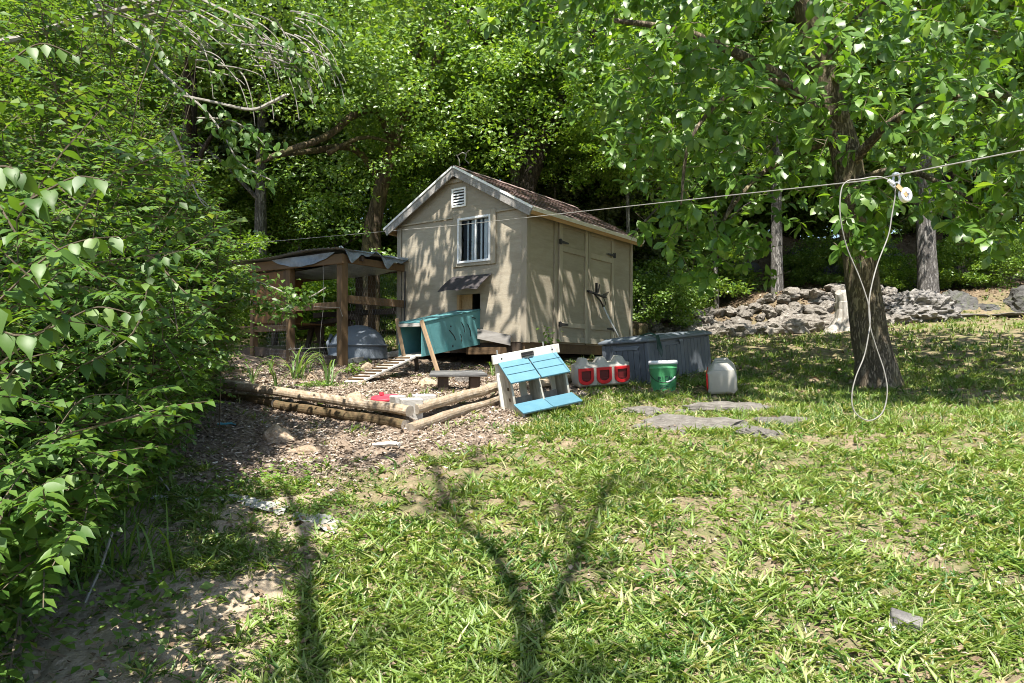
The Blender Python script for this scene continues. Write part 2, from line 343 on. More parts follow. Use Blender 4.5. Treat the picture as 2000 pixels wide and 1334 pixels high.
mt['bush'] = LEAF('shrub_leaf', (.045, .11, .018), (.09, .17, .028), (.13, .21, .04), .46, .36, .4)
mt['fine'] = LEAF('fine_leaf', (.05, .115, .018), (.10, .185, .032), (.17, .24, .06), .44, .38, .6)
mt['oak'] = LEAF('oak_leaf', (.06, .14, .018), (.12, .225, .03), (.20, .30, .05), .40, .42, .65)
mt['wood1'] = LEAF('maple_leaf', (.07, .155, .018), (.19, .31, .042), (.22, .30, .07), .42, .40, .7)
mt['wood2'] = LEAF('elm_leaf', (.06, .135, .018), (.17, .275, .045), (.18, .25, .08), .40, .36, .75)
mt['cedar'] = LEAF('cedar_spray', (.035, .06, .022), (.085, .115, .04), (.15, .16, .07), .7, .2)
mt['corn'] = LEAF('broad_grass_leaf', (.10, .18, .05), (.17, .27, .09), None, .45, .35)
mt['weed'] = LEAF('weed_leaf', (.09, .18, .03), (.17, .28, .05), None, .5, .35)
mt['moss'] = LEAF('moss_tuft', (.05, .14, .015), (.08, .2, .025), None, .8, .2)
mt['bark_oak'] = BARK('oak_bark', (.29, .235, .17), (.17, .14, .10), 7, 1., .25, (.24, .205, .12))
mt['bark_grey'] = BARK('grey_bark', (.30, .285, .27), (.18, .165, .155), 8, 1., .16)
mt['bark_dark'] = BARK('dark_bark', (.085, .068, .055), (.05, .04, .034), 8, 1., .22)
mt['bark_tan'] = BARK('tan_bark', (.17, .125, .08), (.10, .075, .05), 6, .8, .2, (.13, .12, .05))
# glass
gm, t, b, o = newmat('window_glass'); t.nodes.remove(b)
fr_ = nd(t, 'ShaderNodeFresnel', IOR=1.16); tp0 = nd(t, 'ShaderNodeBsdfTransparent'); tp0.inputs[0].default_value = (.82, .85, .86, 1); gl0 = nd(t, 'ShaderNodeBsdfGlossy', Roughness=.03)
mx0 = nd(t, 'ShaderNodeMixShader'); t.links.new(fr_.outputs[0], mx0.inputs[0]); t.links.new(tp0.outputs[0], mx0.inputs[1]); t.links.new(gl0.outputs[0], mx0.inputs[2]); t.links.new(mx0.outputs[0], o.inputs[0]); mt['glass'] = gm
# ground
gm, t, b, o = newmat('soil'); mt['ground'] = gm
tc = nd(t, 'ShaderNodeTexCoord')
def N_(sc, det=8., ro=.65):
    n = nd(t, 'ShaderNodeTexNoise', Scale=sc, Detail=det, Roughness=ro); t.links.new(tc.outputs['Object'], n.inputs[0]); return n.outputs[0]
def A_(nm): return nd(t, 'ShaderNodeAttribute', attribute_name=nm).outputs['Fac']
soil = mixc(t, ramp(t, N_(9), .35, .65), (.27, .21, .135), (.16, .12, .078))
soil = mixc(t, ramp(t, N_(60), .5, .7), soil, (.36, .29, .19))
green = mixc(t, ramp(t, N_(25), .4, .65), (.09, .125, .035), (.19, .175, .085))
soil = mixc(t, ramp(t, N_(5), .42, .62), soil, green)
mul = mixc(t, ramp(t, N_(40), .35, .65), (.15, .11, .08), (.30, .235, .18))
sand = mixc(t, ramp(t, N_(6), .35, .65), (.50, .405, .30), (.38, .30, .21)); sand = mixc(t, ramp(t, N_(90), .5, .75), sand, (.5, .42, .32))
wood = mixc(t, ramp(t, N_(8), .35, .65), (.10, .07, .045), (.20, .15, .10))
c = mixc(t, A_('wood'), soil, wood); c = mixc(t, A_('sand'), c, sand); c = mixc(t, A_('mulch'), c, mul)
t.links.new(c, b.inputs['Base Color']); b.inputs['Roughness'].default_value = .96; b.inputs['Specular IOR Level'].default_value = .15
bp = nd(t, 'ShaderNodeBump', Strength=.9, Distance=.03); t.links.new(N_(38), bp.inputs['Height']); t.links.new(bp.outputs[0], b.inputs['Normal'])

# ------------------------------------------------------------------ zones on the ground
def poly_mask(x, y, pts, soft=.25):
    x = np.asarray(x, float); y = np.asarray(y, float)
    sdv = poly_sd(x, y, pts)
    return sstep(-soft, soft, sdv+.12*np.sin(7*x+3*np.sin(5*y))+.1*np.sin(9*y-4*x))
MULCH = [(-4.2, 8.6), (-3.0, 5.6), (-1.9, 4.75), (-.7, 4.95), (.05, 5.9), (.25, 6.8), (1.1, 8.5), (1.2, 9.2), (.6, 10.4), (-1.7, 12), (-2.3, 10.6), (-5, 12.5)]
SAND = [(-2.7, 1.5), (-1.2, 2.2), (-.85, 3.1), (-1.05, 4.3), (-1.5, 4.75), (-2.3, 5.0), (-3.2, 4.0)]
def zones(x, y):
    mu = poly_mask(x, y, MULCH); sa = poly_mask(x, y, SAND, .4)
    lim = np.where(x > 1.2, 14.9, 19.)+np.maximum(0, x-7.5)*.12
    wd = sstep(0, 1.6, y-lim)
    wd = np.maximum(wd, sstep(-5.0, -6.5, x)*sstep(2, 4, y))
    return mu, sa, wd
xs = np.unique(np.concatenate([np.linspace(-4.5, 6, 150), np.linspace(-16, 18, 70), np.linspace(-60, 60, 30), [-400, -250, -150, -90, 90, 150, 250, 400]]))
ys = np.unique(np.concatenate([np.linspace(1.5, 10.5, 140), np.linspace(-6, 26, 90), np.linspace(26, 60, 30), [-400, -200, -100, -50, -20, -10, 80, 120, 200, 400]]))
X, Y = np.meshgrid(xs, ys); Z = gz(X, Y)
mu, sa, wd = zones(X, Y)
Z = Z+.012*rng.standard_normal(Z.shape)*((Y > 1) & (Y < 26))*(np.abs(X) < 18)
nx, ny = len(xs), len(ys); idx = np.arange(nx*ny).reshape(ny, nx)
Q = np.stack([idx[:-1, :-1], idx[:-1, 1:], idx[1:, 1:], idx[1:, :-1]], -1).reshape(-1, 4)
me = np_mesh('ground', np.stack([X, Y, Z], -1).reshape(-1, 3), Q, mt['ground'], smooth=True, attrs=dict(mulch=mu.ravel(), sand=sa.ravel(), wood=wd.ravel()))
tag(link('ground', me), kind='structure')

# ------------------------------------------------------------------ shed
SC = Vector((.187, 10.05, 1.81)); SA = R(53.4)
shed = thing('garden_shed', 'small tan wooden garden shed with brown gabled roof and double doors', 'shed', SC, (0, R(.7), SA))
SM = Matrix.Translation(SC) @ Matrix.Rotation(SA, 4, 'Z') @ Matrix.Rotation(R(.7), 4, 'Y')
L_, W_, HW, PK = 3.05, 2.44, 1.85, 2.51
T = .04
m = MB()
for (y0, y1, z0, z1) in ((0, W_, 0, .42), (0, .80, .42, .70), (1.24, W_, .42, .70), (0, W_, .70, 1.16), (0, .62, 1.16, 1.79), (1.2, W_, 1.16, 1.79), (0, W_, 1.79, 1.845)):
    m.box((0, y0, z0), (T, y1, z1))
wl = m.obj('gable_wall', mt['siding'], shed)
m = MB(); m.add([(-.012, 0, 1.845), (-.012, W_, 1.845), (-.012, W_/2, PK), (T, 0, 1.845), (T, W_, 1.845), (T, W_/2, PK)], [(0, 2, 1), (3, 4, 5), (0, 1, 4, 3), (1, 2, 5, 4), (2, 0, 3, 5)])
m.obj('gable_panel', mt['siding'], shed)
m = MB(); m.box((T, 0, 0), (L_, T, HW)); m.obj('side_wall', mt['siding'], shed)
m = MB(); m.box((T, W_-T, 0), (L_, W_, HW)); m.obj('side_wall', mt['siding'], shed)
m = MB(); m.box((L_-T, T, 0), (L_, W_-T, HW)); m.add([(L_-T, 0, HW), (L_-T, W_, HW), (L_-T, W_/2, PK), (L_, 0, HW), (L_, W_, HW), (L_, W_/2, PK)], [(0, 2, 1), (3, 4, 5), (0, 1, 4, 3), (1, 2, 5, 4), (2, 0, 3, 5)])
m.obj('back_wall', mt['siding'], shed)
m = MB(); m.box((.05, .05, -.02), (L_-.05, W_-.05, .02)); m.obj('floor', mt['int'], shed)
m = MB(); m.box((.005, .02, -.14), (L_-.005, .06, -.001)); m.obj('floor_joist', mt['oldwoodh'], shed)
m = MB(); m.box((.005, .065, -.14), (.045, W_-.02, -.001)); m.obj('floor_joist', mt['darkwood'], shed)
for yy in (.35, W_-.45):
    m = MB(); m.box((.1, yy, -.26), (L_-.1, yy+.1, -.141)); m.obj('skid', mt['darkwood'], shed)
# trims on gable
def tr(a, bx, mm='trim', name='trim_board', bev=.003): 
    m = MB(); m.box(a, bx); return m.obj(name, mt[mm], shed, bevel=bev)
tr((-.018, -.018, -.01), (-.0005, .075, 1.80)); tr((-.018, W_-.07, -.01), (-.0005, W_+.015, 1.80))
tr((-.016, .0765, -.009), (.0, .0, 0)) if False else None
tr((0.001, -.018, -.01), (.075, -.0005, 1.84)); tr((L_-.07, -.018, -.01), (L_+.015, -.0005, 1.84))
tr((-.03, .08, 1.815), (-.0125, .50, 1.84), name='flashing'); tr((-.03, 1.31, 1.815), (-.0125, W_-.08, 1.84), name='flashing')
for yy, zz0, zz1 in ((.079, 0, 1.8), (W_-.074, 0, 1.8)):
    tr((-.003, yy-.004, zz0), (-.0006, yy+.004, zz1), 'dark', 'panel_seam', 0)  # dark strips painting the shadow lines beside the corner trims
for yy in (1.222,):
    tr((-.003, yy-.004, .0), (-.0006, yy+.004, .40 if yy > .82 and yy < 1.3 else 1.8), 'dark', name='panel_seam', bev=0)
# top collar
m = MB(); m.hexa([Vector(p) for p in ((-.05, W_/2-.25, 2.33), (-.013, W_/2-.25, 2.33), (-.013, W_/2+.25, 2.33), (-.05, W_/2+.25, 2.33), (-.05, W_/2-.17, 2.385), (-.013, W_/2-.17, 2.385), (-.013, W_/2+.17, 2.385), (-.05, W_/2+.17, 2.385))]); m.obj('collar_board', mt['trim'], shed)
# window
win = tag(MB().box((-.028, .515, 1.10), (-.004, .60, 1.87)).box((-.028, 1.205, 1.10), (-.004, 1.30, 1.87)).box((-.028, .602, 1.10), (-.004, 1.203, 1.145)).box((-.028, .602, 1.80), (-.004, 1.203, 1.87)).obj('window', mt['trim'], shed, bevel=.003))
f_ = MB().box((-.045, .60, 1.145), (.03, .63, 1.80)).box((-.045, 1.175, 1.145), (.03, 1.205, 1.80)).box((-.045, .632, 1.145), (.03, 1.173, 1.178)).box((-.045, .632, 1.768), (.03, 1.173, 1.80))
f_.obj('window_frame', mt['vinyl'], win, bevel=.004)
MB().box((-.01, .88, 1.18), (.022, .905, 1.766)).obj('meeting_rail', mt['vinyl'], win)
MB().box((.004, .633, 1.18), (.008, .878, 1.766)).obj('pane', mt['glass'], win); MB().box((.013, .907, 1.18), (.017, 1.17, 1.766)).obj('pane', mt['glass'], win)
for yy, ww in ((.70, .06), (.80, .03), (.955, .04), (1.05, .025)):
    MB().box((.032, yy, 1.181), (.042, yy+ww, 1.764)).obj('blind_slat', mt['vinyl'], win)
MB().box((.14, 1.0, 1.15), (.2, 1.1, 1.33)).obj('box_on_sill', mt['rawwood'], win)
# vent
vent = MB().box((-.035, 1.06, 1.97), (-.013, 1.09, 2.25)).box((-.035, 1.30, 1.97), (-.013, 1.33, 2.25)).box((-.035, 1.092, 1.97), (-.013, 1.298, 1.997)).box((-.035, 1.092, 2.222), (-.013, 1.298, 2.25)).obj('gable_vent', mt['white'], shed, bevel=.003)
MB().box((-.0145, 1.092, 1.998), (-.0128, 1.298, 2.221)).obj('vent_backing', mt['dark'], vent)
for k in range(5):
    z = 2.012+k*.043
    MB().hexa([Vector(p) for p in ((-.033, 1.092, z), (-.016, 1.092, z+.022), (-.016, 1.298, z+.022), (-.033, 1.298, z), (-.033, 1.092, z+.006), (-.016, 1.092, z+.028), (-.016, 1.298, z+.028), (-.033, 1.298, z+.006))]).obj('louvre', mt['white'], vent)
# chicken hole edges
MB().box((.0, 1.19, .42), (.05, 1.24, .70)).obj('hole_jamb', mt['rawwood'], shed); MB().box((.055, 1.0, .40), (.07, 1.20, .72)).obj('pop_door', mt['rawwood'], shed)
# awning (bent felt sheet)
m = MB(); secs = []
for i in range(9):
    s_ = i/8; yy0 = 1.30-.72*s_
    row = []
    for k in range(5):
        q = k/4; row.append(Vector((-.015-.30*q, yy0+.03*q, .96-.20*q-.03*q*q+.012*math.sin(i*1.7+k)*q)))
    secs.append(row+[p+Vector((0, 0, .006)) for p in reversed(row)])
m.loft(secs); m.obj('awning', mt['felt'], shed)
# doors
def door(x0, x1, left):
    d = MB().box((x0, -.030, .02), (x1, -.0008, 1.76)).obj('door', mt['siding'], shed)
    f = -.052
    for a in (x0, x1-.075): MB().box((a, f, .02), (a+.075, -.0305, 1.76)).obj('stile', mt['trim'], d, bevel=.003)
    for z0, z1 in ((.02, .10), (.24, .31), (1.33, 1.41), (1.68, 1.76)):
        MB().box((x0+.0765, f+.001, z0), (x1-.0765, -.0305, z1)).obj('rail', mt['trim'], d, bevel=.003)
    for z in (.275, 1.46):
        h = MB(); xx = x0 if left else x1; sg = 1 if left else -1
        h.box((min(xx-sg*.03, xx+sg*.04), f-.012, z-.035), (max(xx-sg*.03, xx+sg*.04), f-.001, z+.035))
        h.hexa([Vector(p) for p in ((xx+sg*.041, f-.011, z-.022), (xx+sg*.22, f-.011, z-.010), (xx+sg*.22, f-.002, z-.010), (xx+sg*.041, f-.002, z-.022), (xx+sg*.041, f-.011, z+.022), (xx+sg*.22, f-.011, z+.010), (xx+sg*.22, f-.002, z+.010), (xx+sg*.041, f-.002, z+.022))])
        h.tube([(xx, f-.014, z-.04), (xx, f-.014, z+.04)], .011, 8); h.obj('hinge', mt['iron'], d)
    return d
door(.754, 1.543, True); door(1.557, 2.356, False)
for a, b_, z0 in ((.7425, .7535, 0), (1.5435, 1.5565, 0), (2.3565, 2.3675, 0)): tr((a, -.006, z0), (b_, -.0006, 1.765), 'dark', 'door_gap', 0)  # dark strips painting the gap shadows round the doors
for a, b_ in ((.665, .742), (2.368, 2.44)): tr((a, -.024, -.01), (b_, -.0007, 1.83))
tr((.744, -.022, 1.768), (2.366, -.0007, 1.83))
MB().box((1.50, -.075, .80), (1.63, -.053, .83)).tube([(1.53, -.08, .815), (1.60, -.08, .815)], .012).obj('latch', mt['iron'], shed)
# roof
OV, OE = .11, .16
sl = Vector((0, -(W_/2+OE), -(PK-HW)/(W_/2)*(W_/2+OE))); sln = sl.normalized(); SLEN = sl.length
nrm_r = Vector((0, -sln.z*-1, 0)); nrm_r = Vector((0, sln.z, -sln.y)); nrm_r = nrm_r if nrm_r.z > 0 else -nrm_r
for side in (1, -1):
    def P(x, s_, h):
        q = Vector((x, W_/2, PK+.012))+sln*s_+nrm_r*h
        if side < 0: q = Vector((q.x, W_-q.y, q.z))
        return q
    x0, x1 = -OV, L_+.08
    pts = [P(x0, 0.0, 0), P(x1, 0, 0), P(x1, SLEN, 0), P(x0, SLEN, 0), P(x0, 0, .022), P(x1, 0, .022), P(x1, SLEN, .022), P(x0, SLEN, .022)]
    if side < 0: pts = [pts[i] for i in (3, 2, 1, 0, 7, 6, 5, 4)]
    rf = MB().hexa(pts).obj('roof', mt['shingle'] if side < 0 else mt['rawwood'], shed)
    # rake board + drip edge
    def slab(xa, xb, s0, s1, h0, h1, name, mm, par=shed):
        p = [P(xa, s0, h0), P(xb, s0, h0), P(xb, s1, h0), P(xa, s1, h0), P(xa, s0, h1), P(xb, s0, h1), P(xb, s1, h1), P(xa, s1, h1)]
        if side < 0: p = [p[i] for i in (3, 2, 1, 0, 7, 6, 5, 4)]
        return MB().hexa(p).obj(name, mt[mm], par)
    slab(x0-.022, x0-.001, .003 if side > 0 else .004, SLEN+.02, -.10, .003, 'rake_board', 'rake')
    slab(x0-.032, x0+.03, .003, SLEN+.03, .0225, .033, 'drip_edge', 'white')
    slab(x0-.034, x0-.023, .003, SLEN+.03, .004, .0335, 'drip_edge', 'white')
    slab(x0, x1, SLEN+.001, SLEN+.02, -.075, .018, 'fascia', 'rawwood'); slab(x0, x1, SLEN+.0205, SLEN+.032, -.02, .033, 'drip_edge', 'white')
    slab(x0+.03, x1-.01, SLEN-.16, SLEN-.005, -.03, -.002, 'soffit', 'rawwood')
    if side > 0:
        NC = 11; step = SLEN/NC; base = MB()
        wS = .30; base.box((0, 0, 0), (wS-.008, step+.05, .007)); sm = base.mesh('shingle', mt['shingle'])
        for ci in range(NC):
            off = (ci % 2)*.15
            x = x0-.02
            first = True
            while x < x1:
                s0 = (ci+1)*step+.01
                xa = x-off if not first else x
                xw = wS-off if first and off else wS
                o_ = link('shingle', sm, rf)
                ex = Vector((1, 0, 0)); ey = (-sln)
                ey = (ey-nrm_r*.09).normalized(); ez = ex.cross(ey)
                B = Matrix((ex, ey, ez)).transposed().to_4x4(); B.translation = P(x, s0+random.uniform(-.004, .004), .029+random.uniform(0, .003))
                scx = min(xw, x1-x)/wS
                o_.matrix_local = B @ Matrix.Diagonal((scx, 1, 1, 1))
                x += xw; first = False
m = MB()
for s_ in (1, -1):
    m.add([(-OV-.02, W_/2, PK+.058), (L_+.08, W_/2, PK+.058), (L_+.08, W_/2+s_*.13, PK-.012), (-OV-.02, W_/2+s_*.13, PK-.012)], [(0, 1, 2, 3) if s_ < 0 else (0, 3, 2, 1)])
m.obj('ridge_cap', mt['shingle'], shed)
def sw(x, y, z): return SM @ Vector((x, y, z))
# antler-like twig on ridge
tw = thing('forked_twig', 'small pale forked twig standing on the shed ridge', 'twig', sw(.02, W_/2, PK+.07), SA)
m = MB()
for pts in ([(0, 0, 0), (.01, .02, .10), (-.01, .05, .17)], [(.0, .05, .16), (0, -.05, .19), (.0, -.13, .15)], [(0, -.13, .15), (0, -.10, .08), (.02, -.16, .02)], [(0, -.10, .16), (0, -.18, .20)]):
    m.tube(pts, .008, 5)
m.obj('branch', mt['twig'], tw)

# blocks under the shed
for k, (lx, ly, lab) in enumerate(((.06, 2.30, 'grey concrete block under the left front corner of the shed'), (.25, .30, 'grey concrete block in the dark under the right corner of the shed'))):
    p = sw(lx, ly, 0); z0 = g1(p.x, p.y)-.03
    o = MB().box((-.1, -.2, 0), (.1, .2, max(.12, p.z-.263-z0))).obj('concrete_block', mt['concrete'], None, bevel=.008)
    o.location = (p.x, p.y, z0); o.rotation_euler = (0, 0, SA); tag(o, lab, 'concrete block', 'blocks under the shed')
for k in range(9):
    pass
# leaning grey board by the gable
o = MB().hexa([Vector(p) for p in ((-.13, .17, -.05), (-.11, .17, -.05), (-.11, .74, .05), (-.13, .74, .05), (-.06, .22, .09), (-.04, .22, .09), (-.04, .80, .20), (-.06, .80, .20))]).obj('leaning_board', mt['greyshaded'])
o.matrix_world = SM; tag(o, 'weathered grey board leaning against the shed under its gable', 'board')
o = MB().box((-.24, .25, -.17), (-.1, .85, -.075)).obj('timber_offcut', mt['oldwoodh']); o.matrix_world = SM; tag(o, 'brown timber offcut lying below the grey leaning board', 'timber')

# pole with wire head leaning at doors
pb = thing('leaning_pole', 'thin grey pole with black wire head leaning against the shed doors', 'pole', sw(2.45, -.35, -.3), SA)
Mi = (Matrix.Translation(sw(2.45, -.35, -.3)) @ Matrix.Rotation(SA, 4, 'Z')).inverted()
def L2(x, y, z): return Mi @ sw(x, y, z)
MB().tube([L2(2.42, -.32, -.25), L2(1.86, -.14, .60)], .016, 10).obj('shaft', mt['steel'], pb, smooth=True)
MB().tube([L2(1.86, -.14, .60), L2(1.79, -.125, .69), L2(1.60, -.12, .78)], .012, 8).obj('bent_neck', mt['iron'], pb, smooth=True)
m = MB(); m.bar(L2(1.50, -.12, .80), L2(1.92, -.14, .745), .05, .02); m.bar(L2(1.66, -.13, .80), L2(1.66, -.13, .95), .03, .03); m.tube([L2(1.70, -.13, .80), L2(1.72, -.15, .93)], .012, 6)
for a in range(5): m.tube([L2(1.80+.03*a, -.14, .75), L2(1.84+.04*a, -.16, .80+.012*a)], .005, 4)
m.tube([L2(1.88, -.13, .74), L2(1.93, -.14, .66), L2(1.90, -.13, .58), L2(1.84, -.13, .60)], .006, 5)
m.obj('wire_head', mt['iron'], pb)

# ------------------------------------------------------------------ chicken tunnel, ramp
ex_ = Vector((math.cos(SA), math.sin(SA), 0)); ey_ = Vector((-math.sin(SA), math.cos(SA), 0))
TO = Vector((-1.345, 9.69, 0)); TO.z = g1(TO.x, TO.y)
tun = thing('chicken_tunnel', 'teal painted wooden box tunnel running into the shed gable', 'chicken tunnel', TO, SA)
b0, t0, b1, t1 = 1.60-TO.z, 2.04-TO.z, 1.78-TO.z, 2.27-TO.z
def tz(x, lo): return (b0+(b1-b0)*x/1.2) if lo else (t0+(t1-t0)*x/1.2)
def skew(xa, xb, ya, yb, za, zb, name, mm):
    p = [(xa, ya, za(xa)), (xb, ya, za(xb)), (xb, yb, za(xb)), (xa, yb, za(xa)), (xa, ya, zb(xa)), (xb, ya, zb(xb)), (xb, yb, zb(xb)), (xa, yb, zb(xa))]
    return MB().hexa([Vector(q) for q in p]).obj(name, mt[mm], tun, bevel=.004)
XE = 1.215
skew(.02, XE, -.215, -.197, lambda x: tz(x, 1), lambda x: tz(x, 0)-.001, 'side_panel', 'teal')
skew(.02, XE, .197, .215, lambda x: tz(x, 1), lambda x: tz(x, 0)-.001, 'side_panel', 'teal')
skew(.0, XE, -.225, .225, lambda x: tz(x, 0), lambda x: tz(x, 0)+.018, 'top_panel', 'teal')
skew(.02, XE, -.195, .195, lambda x: tz(x, 1), lambda x: tz(x, 1)+.018, 'floor_panel', 'nestgrey')
skew(.03, .05, -.195, -.08, lambda x: tz(x, 1)+.02, lambda x: tz(x, 0)-.002, 'inner_panel', 'nestgrey') if False else None
MB().bar((-.012, -.235, t0+.03), (-.04, -.60, g1(*( (TO+ex_*-.04+ey_*-.60).xy))-TO.z-.03), .045, .03, (1, 0, 0)).obj('leg', mt['legwood'], tun)
MB().bar((-.012, .215, t0+.07), (-.02, .06, b0-.03), .04, .028, (1, 0, 0)).obj('leg', mt['legwood'], tun)
MB().box((-.025, -.21, t0-.045), (.012, .20, t0-.003)).obj('top_rail', mt['greywood'], tun)
MB().bar((.25, .12, b0), (.28, .10, -.05), .04, .04, (1, 0, 0)).obj('leg', mt['darkwood'], tun)
m = MB()
for (a, b_) in (((.55, .20), (.68, .05)), ((.80, .28), (.86, .14)), ((.93, .24), (1.0, .06)), ((.78, .12), (.79, .02)), ((1.02, .33), (1.10, .30))):
    pa = Vector((a[0], -.2185, tz(a[0], 1)+a[1]+.08)); pb_ = Vector((b_[0], -.2185, tz(b_[0], 1)+b_[1]+.08)); md = (pa+pb_)/2+Vector((.02, 0, 0))
    m.tube([pa, md, pb_], .006, 5)
for x, z in ((.58, .33), (.62, .06)): m.tube([(x, -.214, tz(x, 1)+z), (x, -.22, tz(x, 1)+z)], .012, 8)
m.obj('paint_scar', mt['iron'], tun)
ra = TO+ex_*-.03+ey_*.0; rb = TO+ex_*-.92+ey_*.05
ra.z = TO.z+b0-.01; rb.z = g1(rb.x, rb.y)+.015
rd = (rb-ra); rl = rd.length; rd.normalize(); rs = Vector((-rd.y, rd.x, 0)).normalized(); rn = rd.cross(rs); rn = rn if rn.z > 0 else -rn
rmp = thing('chicken_ramp', 'pale wooden cleated ramp leading up to the teal tunnel', 'ramp', rb)
B = Matrix((rd, rn.cross(rd), rn)).transposed()
def rp(s_, a, h): return (ra+rd*s_+B @ Vector((0, a, h)))-rb
MB().hexa([rp(0, -.16, 0), rp(rl, -.16, 0), rp(rl, .16, 0), rp(0, .16, 0), rp(0, -.16, .02), rp(rl, -.16, .02), rp(rl, .16, .02), rp(0, .16, .02)]).obj('board', mt['greywood'], rmp)
for k in range(9):
    s_ = .07+k*(rl-.1)/8.5
    MB().hexa([rp(s_, -.14, .0205), rp(s_+.022, -.14, .0205), rp(s_+.022, .14, .0205), rp(s_, .14, .0205), rp(s_, -.14, .038), rp(s_+.022, -.14, .038), rp(s_+.022, .14, .038), rp(s_, .14, .038)]).obj('cleat', mt['oldwoodh'], rmp)

# ------------------------------------------------------------------ coop run left of the shed
CO = Vector((-2.40, 10.5, 0)); CO.z = g1(CO.x, CO.y)
coop = thing('chicken_coop', 'open timber chicken coop with corrugated roof left of the shed', 'coop', CO, SA)
def cz(x, y):
    p = CO+ex_*x+ey_*y; return g1(p.x, p.y)-CO.z
RZ = 1.58
def post(x, y, h=RZ, w_=.1, mm='oldwood'):
    MB().box((x-w_/2, y-w_/2, min(0, cz(x, y))-.08), (x+w_/2, y+w_/2, h)).obj('post', mt[mm], coop, bevel=.006)
CLX, CLY = 1.25, 3.3
post(0, 0, w_=.115); post(0, 1.17); post(0, 2.1, w_=.09); post(0, CLY); post(CLX, 0, 1.5, .09, 'darkwood'); post(CLX, .75, 1.5, .09); post(CLX, 1.05, 1.5, .09, 'darkwood'); post(CLX, CLY, 1.5, .09, 'darkwood')
def rail(a, b_, mm='oldwoodh', wx=.045, wz=.09, name='rail'):
    MB().bar(a, b_, wx, wz).obj(name, mt[mm], coop, bevel=.004)
rail((-.065, -.1, RZ-.07), (-.065, CLY+.1, RZ-.02), wz=.14); rail((.0, -.02, RZ-.06), (CLX+.2, -.02, RZ-.08), 'oldwood', wz=.10); rail((CLX, -.1, 1.5), (CLX, CLY, 1.5), 'darkwood')
rail((-.07, .03, .86), (-.07, 1.25, .86), wz=.10); rail((.06, -.05, .95), (CLX-.05, -.05, .95), 'oldwood', wz=.11); rail((0, 1.17, .58), (0, 3.3, .58), wz=.10)
rail((CLX, .0, .86), (CLX, 2.2, .86), 'darkwood', wz=.09)
rail((0, .06, .04), (0, 3.2, cz(0, 3.2)+.06), 'darkwood', wz=.2); rail((.06, 0, .06), (CLX, 0, cz(CLX, 0)+.08), 'greywood', wz=.08)
for xx in (.3, .9): rail((xx, -.1, RZ-.03), (xx, CLY, RZ), 'darkwood', wz=.07, name='rafter')
# plywood nest house
nh = MB().box((-.03, 1.225, .66), (-.012, 2.06, 1.44)).obj('plywood_panel', mt['ply'], coop)
MB().box((-.045, 1.19, .60), (-.031, 1.30, 1.45)).obj('panel_trim', mt['oldwood'], nh); MB().box((-.045, 1.31, 1.02), (-.031, 2.06, 1.045)).obj('panel_batten', mt['ply'], nh)
MB().box((.0, 1.225, .64), (.9, 2.06, .66)).obj('nest_floor', mt['ply'], coop); MB().box((.0, 2.045, .661), (.9, 2.06, 1.44)).obj('plywood_panel', mt['ply'], coop)
# corrugated tin roof
nu = 150; secs = []
for i in range(nu+1):
    y = -.14+(CLY+.36)*i/nu; hz = .007*math.cos(i*2*math.pi/4.0)
    row = [Vector((x, y, RZ+.065+hz-.03*x+.02*math.sin(y*3))) for x in (-.22, .4, 1.0, CLX+.25)]
    secs.append(row)
MB().loft(secs, caps=False, closed=False).obj('tin_roof', mt['tin'], coop)
# tarp: sagging along front and crumpled over the right edge
m = MB(); secs = []
for i in range(41):
    y = .02+1.55*i/40; s_ = i/40; sag = .15*math.sin(math.pi*min(1, s_*1.05))**.8
    row = []
    for k in range(6):
        q = k/5; row.append(Vector((-.11-.015*math.sin(q*3+i*.3)*sag*4, y, RZ+.03-sag*q+.004*math.sin(i*.9)*q)))
    secs.append(row)
m.loft(secs, caps=False, closed=False); m.obj('hanging_tarp', mt['tarp'], coop, smooth=True)
m = MB(); secs = []
for i in range(61):
    x = -.16+1.62*i/60; row = []
    for k in range(9):
        q = k/8; fold = .035*noise.noise(Vector((x*5, q*2, 3)))+.03*noise.noise(Vector((x*11, q*5, 8)))
        drop = max(0, q-.45)*(.16+.14*math.sin(x*9+.5)+.1*math.sin(x*19))
        row.append(Vector((x, .30-.40*min(q, .55)/.55-.02*q+fold*.5, RZ+.09+fold-drop-.02*x)))
    secs.append(row)
m.loft(secs, caps=False, closed=False); m.obj('crumpled_tarp', mt['tarp'], coop)
m = MB(); secs = []
for i in range(25):
    x = .02+1.2*i/24
    secs.append([Vector((x, .02+2.2*k/8, RZ-.10-.10*math.sin(math.pi*k/8)*(.6+.4*math.sin(x*3))+.012*math.sin(k*3+x*14))) for k in range(9)])
m.loft(secs, caps=False, closed=False); m.obj('sagging_tarp_underside', mt['tarp'], coop, smooth=True)
# wire netting
def netting(o0, du, dv, wu, wv, cell=.05, hole=None):
    m = MB(); h = cell*.5; nu_ = int(wu/cell); nv_ = int(wv/(cell*1.5))
    for j in range(nv_):
        for i in range(nu_):
            x = i*cell+(h if j % 2 else 0); y = j*cell*1.5*.8
            a = o0+du*x+dv*y; b_ = o0+du*(x+h)+dv*(y+cell*.4); c_ = o0+du*(x+cell)+dv*y; d_ = b_+dv*cell*.8
            jit = Vector((random.uniform(-.006, .006), random.uniform(-.006, .006), 0))
            for p, q in ((a, b_), (b_, c_), (b_, d_)):
                m.tube([p+jit, q+jit], .0009, 3, caps=False)
    return m
netting(Vector((.06, -.075, .1)), Vector((1, 0, 0)), Vector((0, 0, 1)), 1.15, 1.7).obj('wire_netting', mt['mesh'], coop)['kind'] = 'stuff'
netting(Vector((-.075, 1.15, .0)), Vector((0, 1, 0)), Vector((0, 0, 1)), .5, .85).obj('wire_netting', mt['mesh'], coop)['kind'] = 'stuff'
